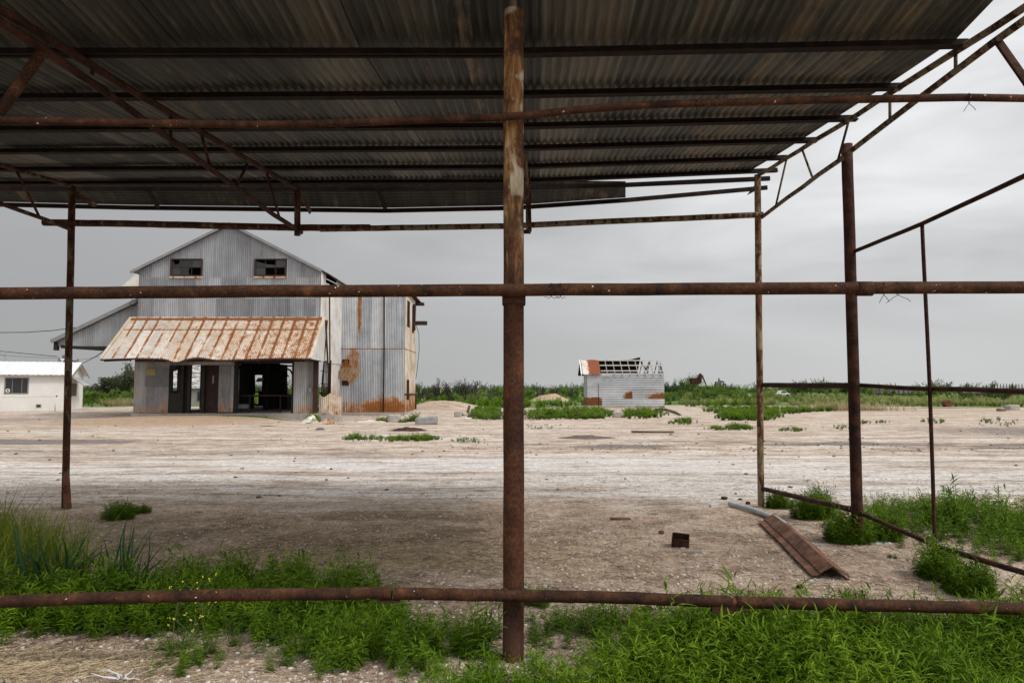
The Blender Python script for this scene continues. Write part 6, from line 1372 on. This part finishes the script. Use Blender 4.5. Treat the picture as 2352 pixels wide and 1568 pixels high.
for k in range(16): x = xa + (xb - xa) * k / 15; mb.beam((x, Yt, -.5), (x, Yt, P(2300, 881, Yt)[2]), .12, .12, up=(0, 1, 0))
for z in (.8, 1.9): mb.beam((xa, Yt, z + .0), (xb, Yt, z), .08, .1)
top('pipe_corral', mb, M['scrapdark'], 'dark upright bars of a stock fence at the far right horizon', 'fence')

# gravel, straw and twigs on the ground
rs = np.random.RandomState(77); ic = ico(1); Ic = Inst()
n = 26000; y = 3.7 + 8.5 * rs.rand(n) ** 1.5; x = (rs.rand(n) * 2 - 1) * (y * .8 + .6); s_ = .0035 + .011 * rs.rand(n) ** 4
an = rs.rand(n) * 6.28; c_, q_ = np.cos(an), np.sin(an); z_ = np.zeros(n); o_ = np.ones(n)
Ms = np.stack([np.stack([c_, -q_, z_], -1), np.stack([q_, c_, z_], -1), np.stack([z_, z_, o_], -1)], 1) * np.stack([s_ * 1.4, s_, s_ * .7], -1)[:, None, :]
Ic.put(ic[0], ic[1], np.zeros((0, 4), int), Ms, np.stack([x, y, gh(x, y) + s_ * .25], -1), np.clip(rs.rand(n) * 1.3 - .1, 0, 1))
top('gravel', Ic.mb(), M['flint'], 'loose pale pebbles strewn over the near ground', 'gravel', kind='stuff')
def stalks(n, fx, Lr, name, mat, label, r=.0016, seed=1):
    rs = np.random.RandomState(seed); x, y = fx(rs, n); L = Lr[0] + (Lr[1] - Lr[0]) * rs.rand(n) ** 2; a = rs.rand(n) * 6.28; d = np.stack([np.cos(a), np.sin(a), rs.normal(size=n) * .12], -1)
    v = np.array([(-.5, -1, 0), (-.5, 1, 0), (-.5, 0, 1.4), (0.1, -1, .6), (.1, 1, .6), (.1, 0, 2.0), (.5, -.6, 0), (.5, .6, 0), (.5, 0, 1)]); f4 = np.array([(i + a_, i + b_, i + 3 + b_, i + 3 + a_) for i in (0, 3) for a_, b_ in ((0, 1), (1, 2), (2, 0))])
    Ms = frames(d, np.zeros(n)); Ms = Ms * np.stack([L, np.full(n, r), np.full(n, r)], -1)[:, None, :]
    Ik = Inst(); Ik.put(v, np.zeros((0, 3), int), f4, Ms, np.stack([x, y, gh(x, y) + .004 + .012 * rs.rand(n)], -1), rs.rand(n)); return top(name, Ik.mb(), M[mat], label, 'debris', kind='stuff')
def f_straw(rs, n):
    k = n // 3; x1, y1 = -2.0 + rs.normal(size=k) * 1.5, 7.6 + rs.normal(size=k) * .9; x2, y2 = -3.4 + rs.normal(size=k) * .9, 4.05 + rs.normal(size=k) * .18; m = n - 2 * k; x3, y3 = -1.2 + rs.normal(size=m) * 1.1, 6.6 + rs.normal(size=m) * .35
    return np.concatenate([x1, x2, x3]), np.concatenate([y1, y2, y3])
stalks(16000, f_straw, (.02, .14), 'straw', 'straw', 'tan straw strewn on the shed floor at left', .0016)
def f_twig(rs, n): y = 4.3 + 9 * rs.rand(n) ** 1.4; return (rs.rand(n) * 2 - 1) * y * .8, y
stalks(4200, f_twig, (.02, .16), 'twigs', 'twig', 'small dark twigs scattered over the floor and yard', .0022, 3)
def f_cr(rs, n): y = 10 + 26 * rs.rand(n) ** 1.3; return (rs.rand(n) * 2 - 1) * y * .78, y
rs = np.random.RandomState(9); Ic = Inst(); n = 900; x, y = f_cr(rs, n); x2 = rs.rand(400) * 14 - 2; y2 = 18.2 + rs.normal(size=400) * .9; x = np.concatenate([x, x2, x2 * 1.4]); y = np.concatenate([y, y2, 18.4 + rs.normal(size=400) * .8]); n = len(x); s_ = (.006 + .032 * rs.rand(n) ** 7) * (.6 + y / 40)
Ms = frames(np.stack([rs.normal(size=n), rs.normal(size=n), np.zeros(n)], -1), np.zeros(n)) * np.stack([s_ * 1.5, s_, s_ * .7], -1)[:, None, :]
Ic.put(ico(1)[0], ico(1)[1], np.zeros((0, 4), int), Ms, np.stack([x, y, gh(x, y) + s_ * .2], -1), rs.rand(n) * .5); top('clods', Ic.mb(), M['clodm'], 'small clods and stones scattered over the yard', 'clods', kind='stuff')
# dead white root in the left foreground
mb = MB(); c = np.array(GG(250, 1585)); c2 = c + np.array((0, .12, 0))
for k in range(5):
    a = k * 1.3; p = [c2 + np.array((0, 0, .0)), c2 + np.array((math.cos(a) * .05, math.sin(a) * .05, .015 + .006 * k)), c2 + np.array((math.cos(a) * .10 - .02 * k, math.sin(a) * .09, .005 + .02 * k))]; mb.tube(jit(p, 6, .004), [.008, .007, .006, .004, .003, .002], 5, .8)
top('dead_root', mb, M['lath'], 'bleached dead root lying at the bottom left edge', 'root')
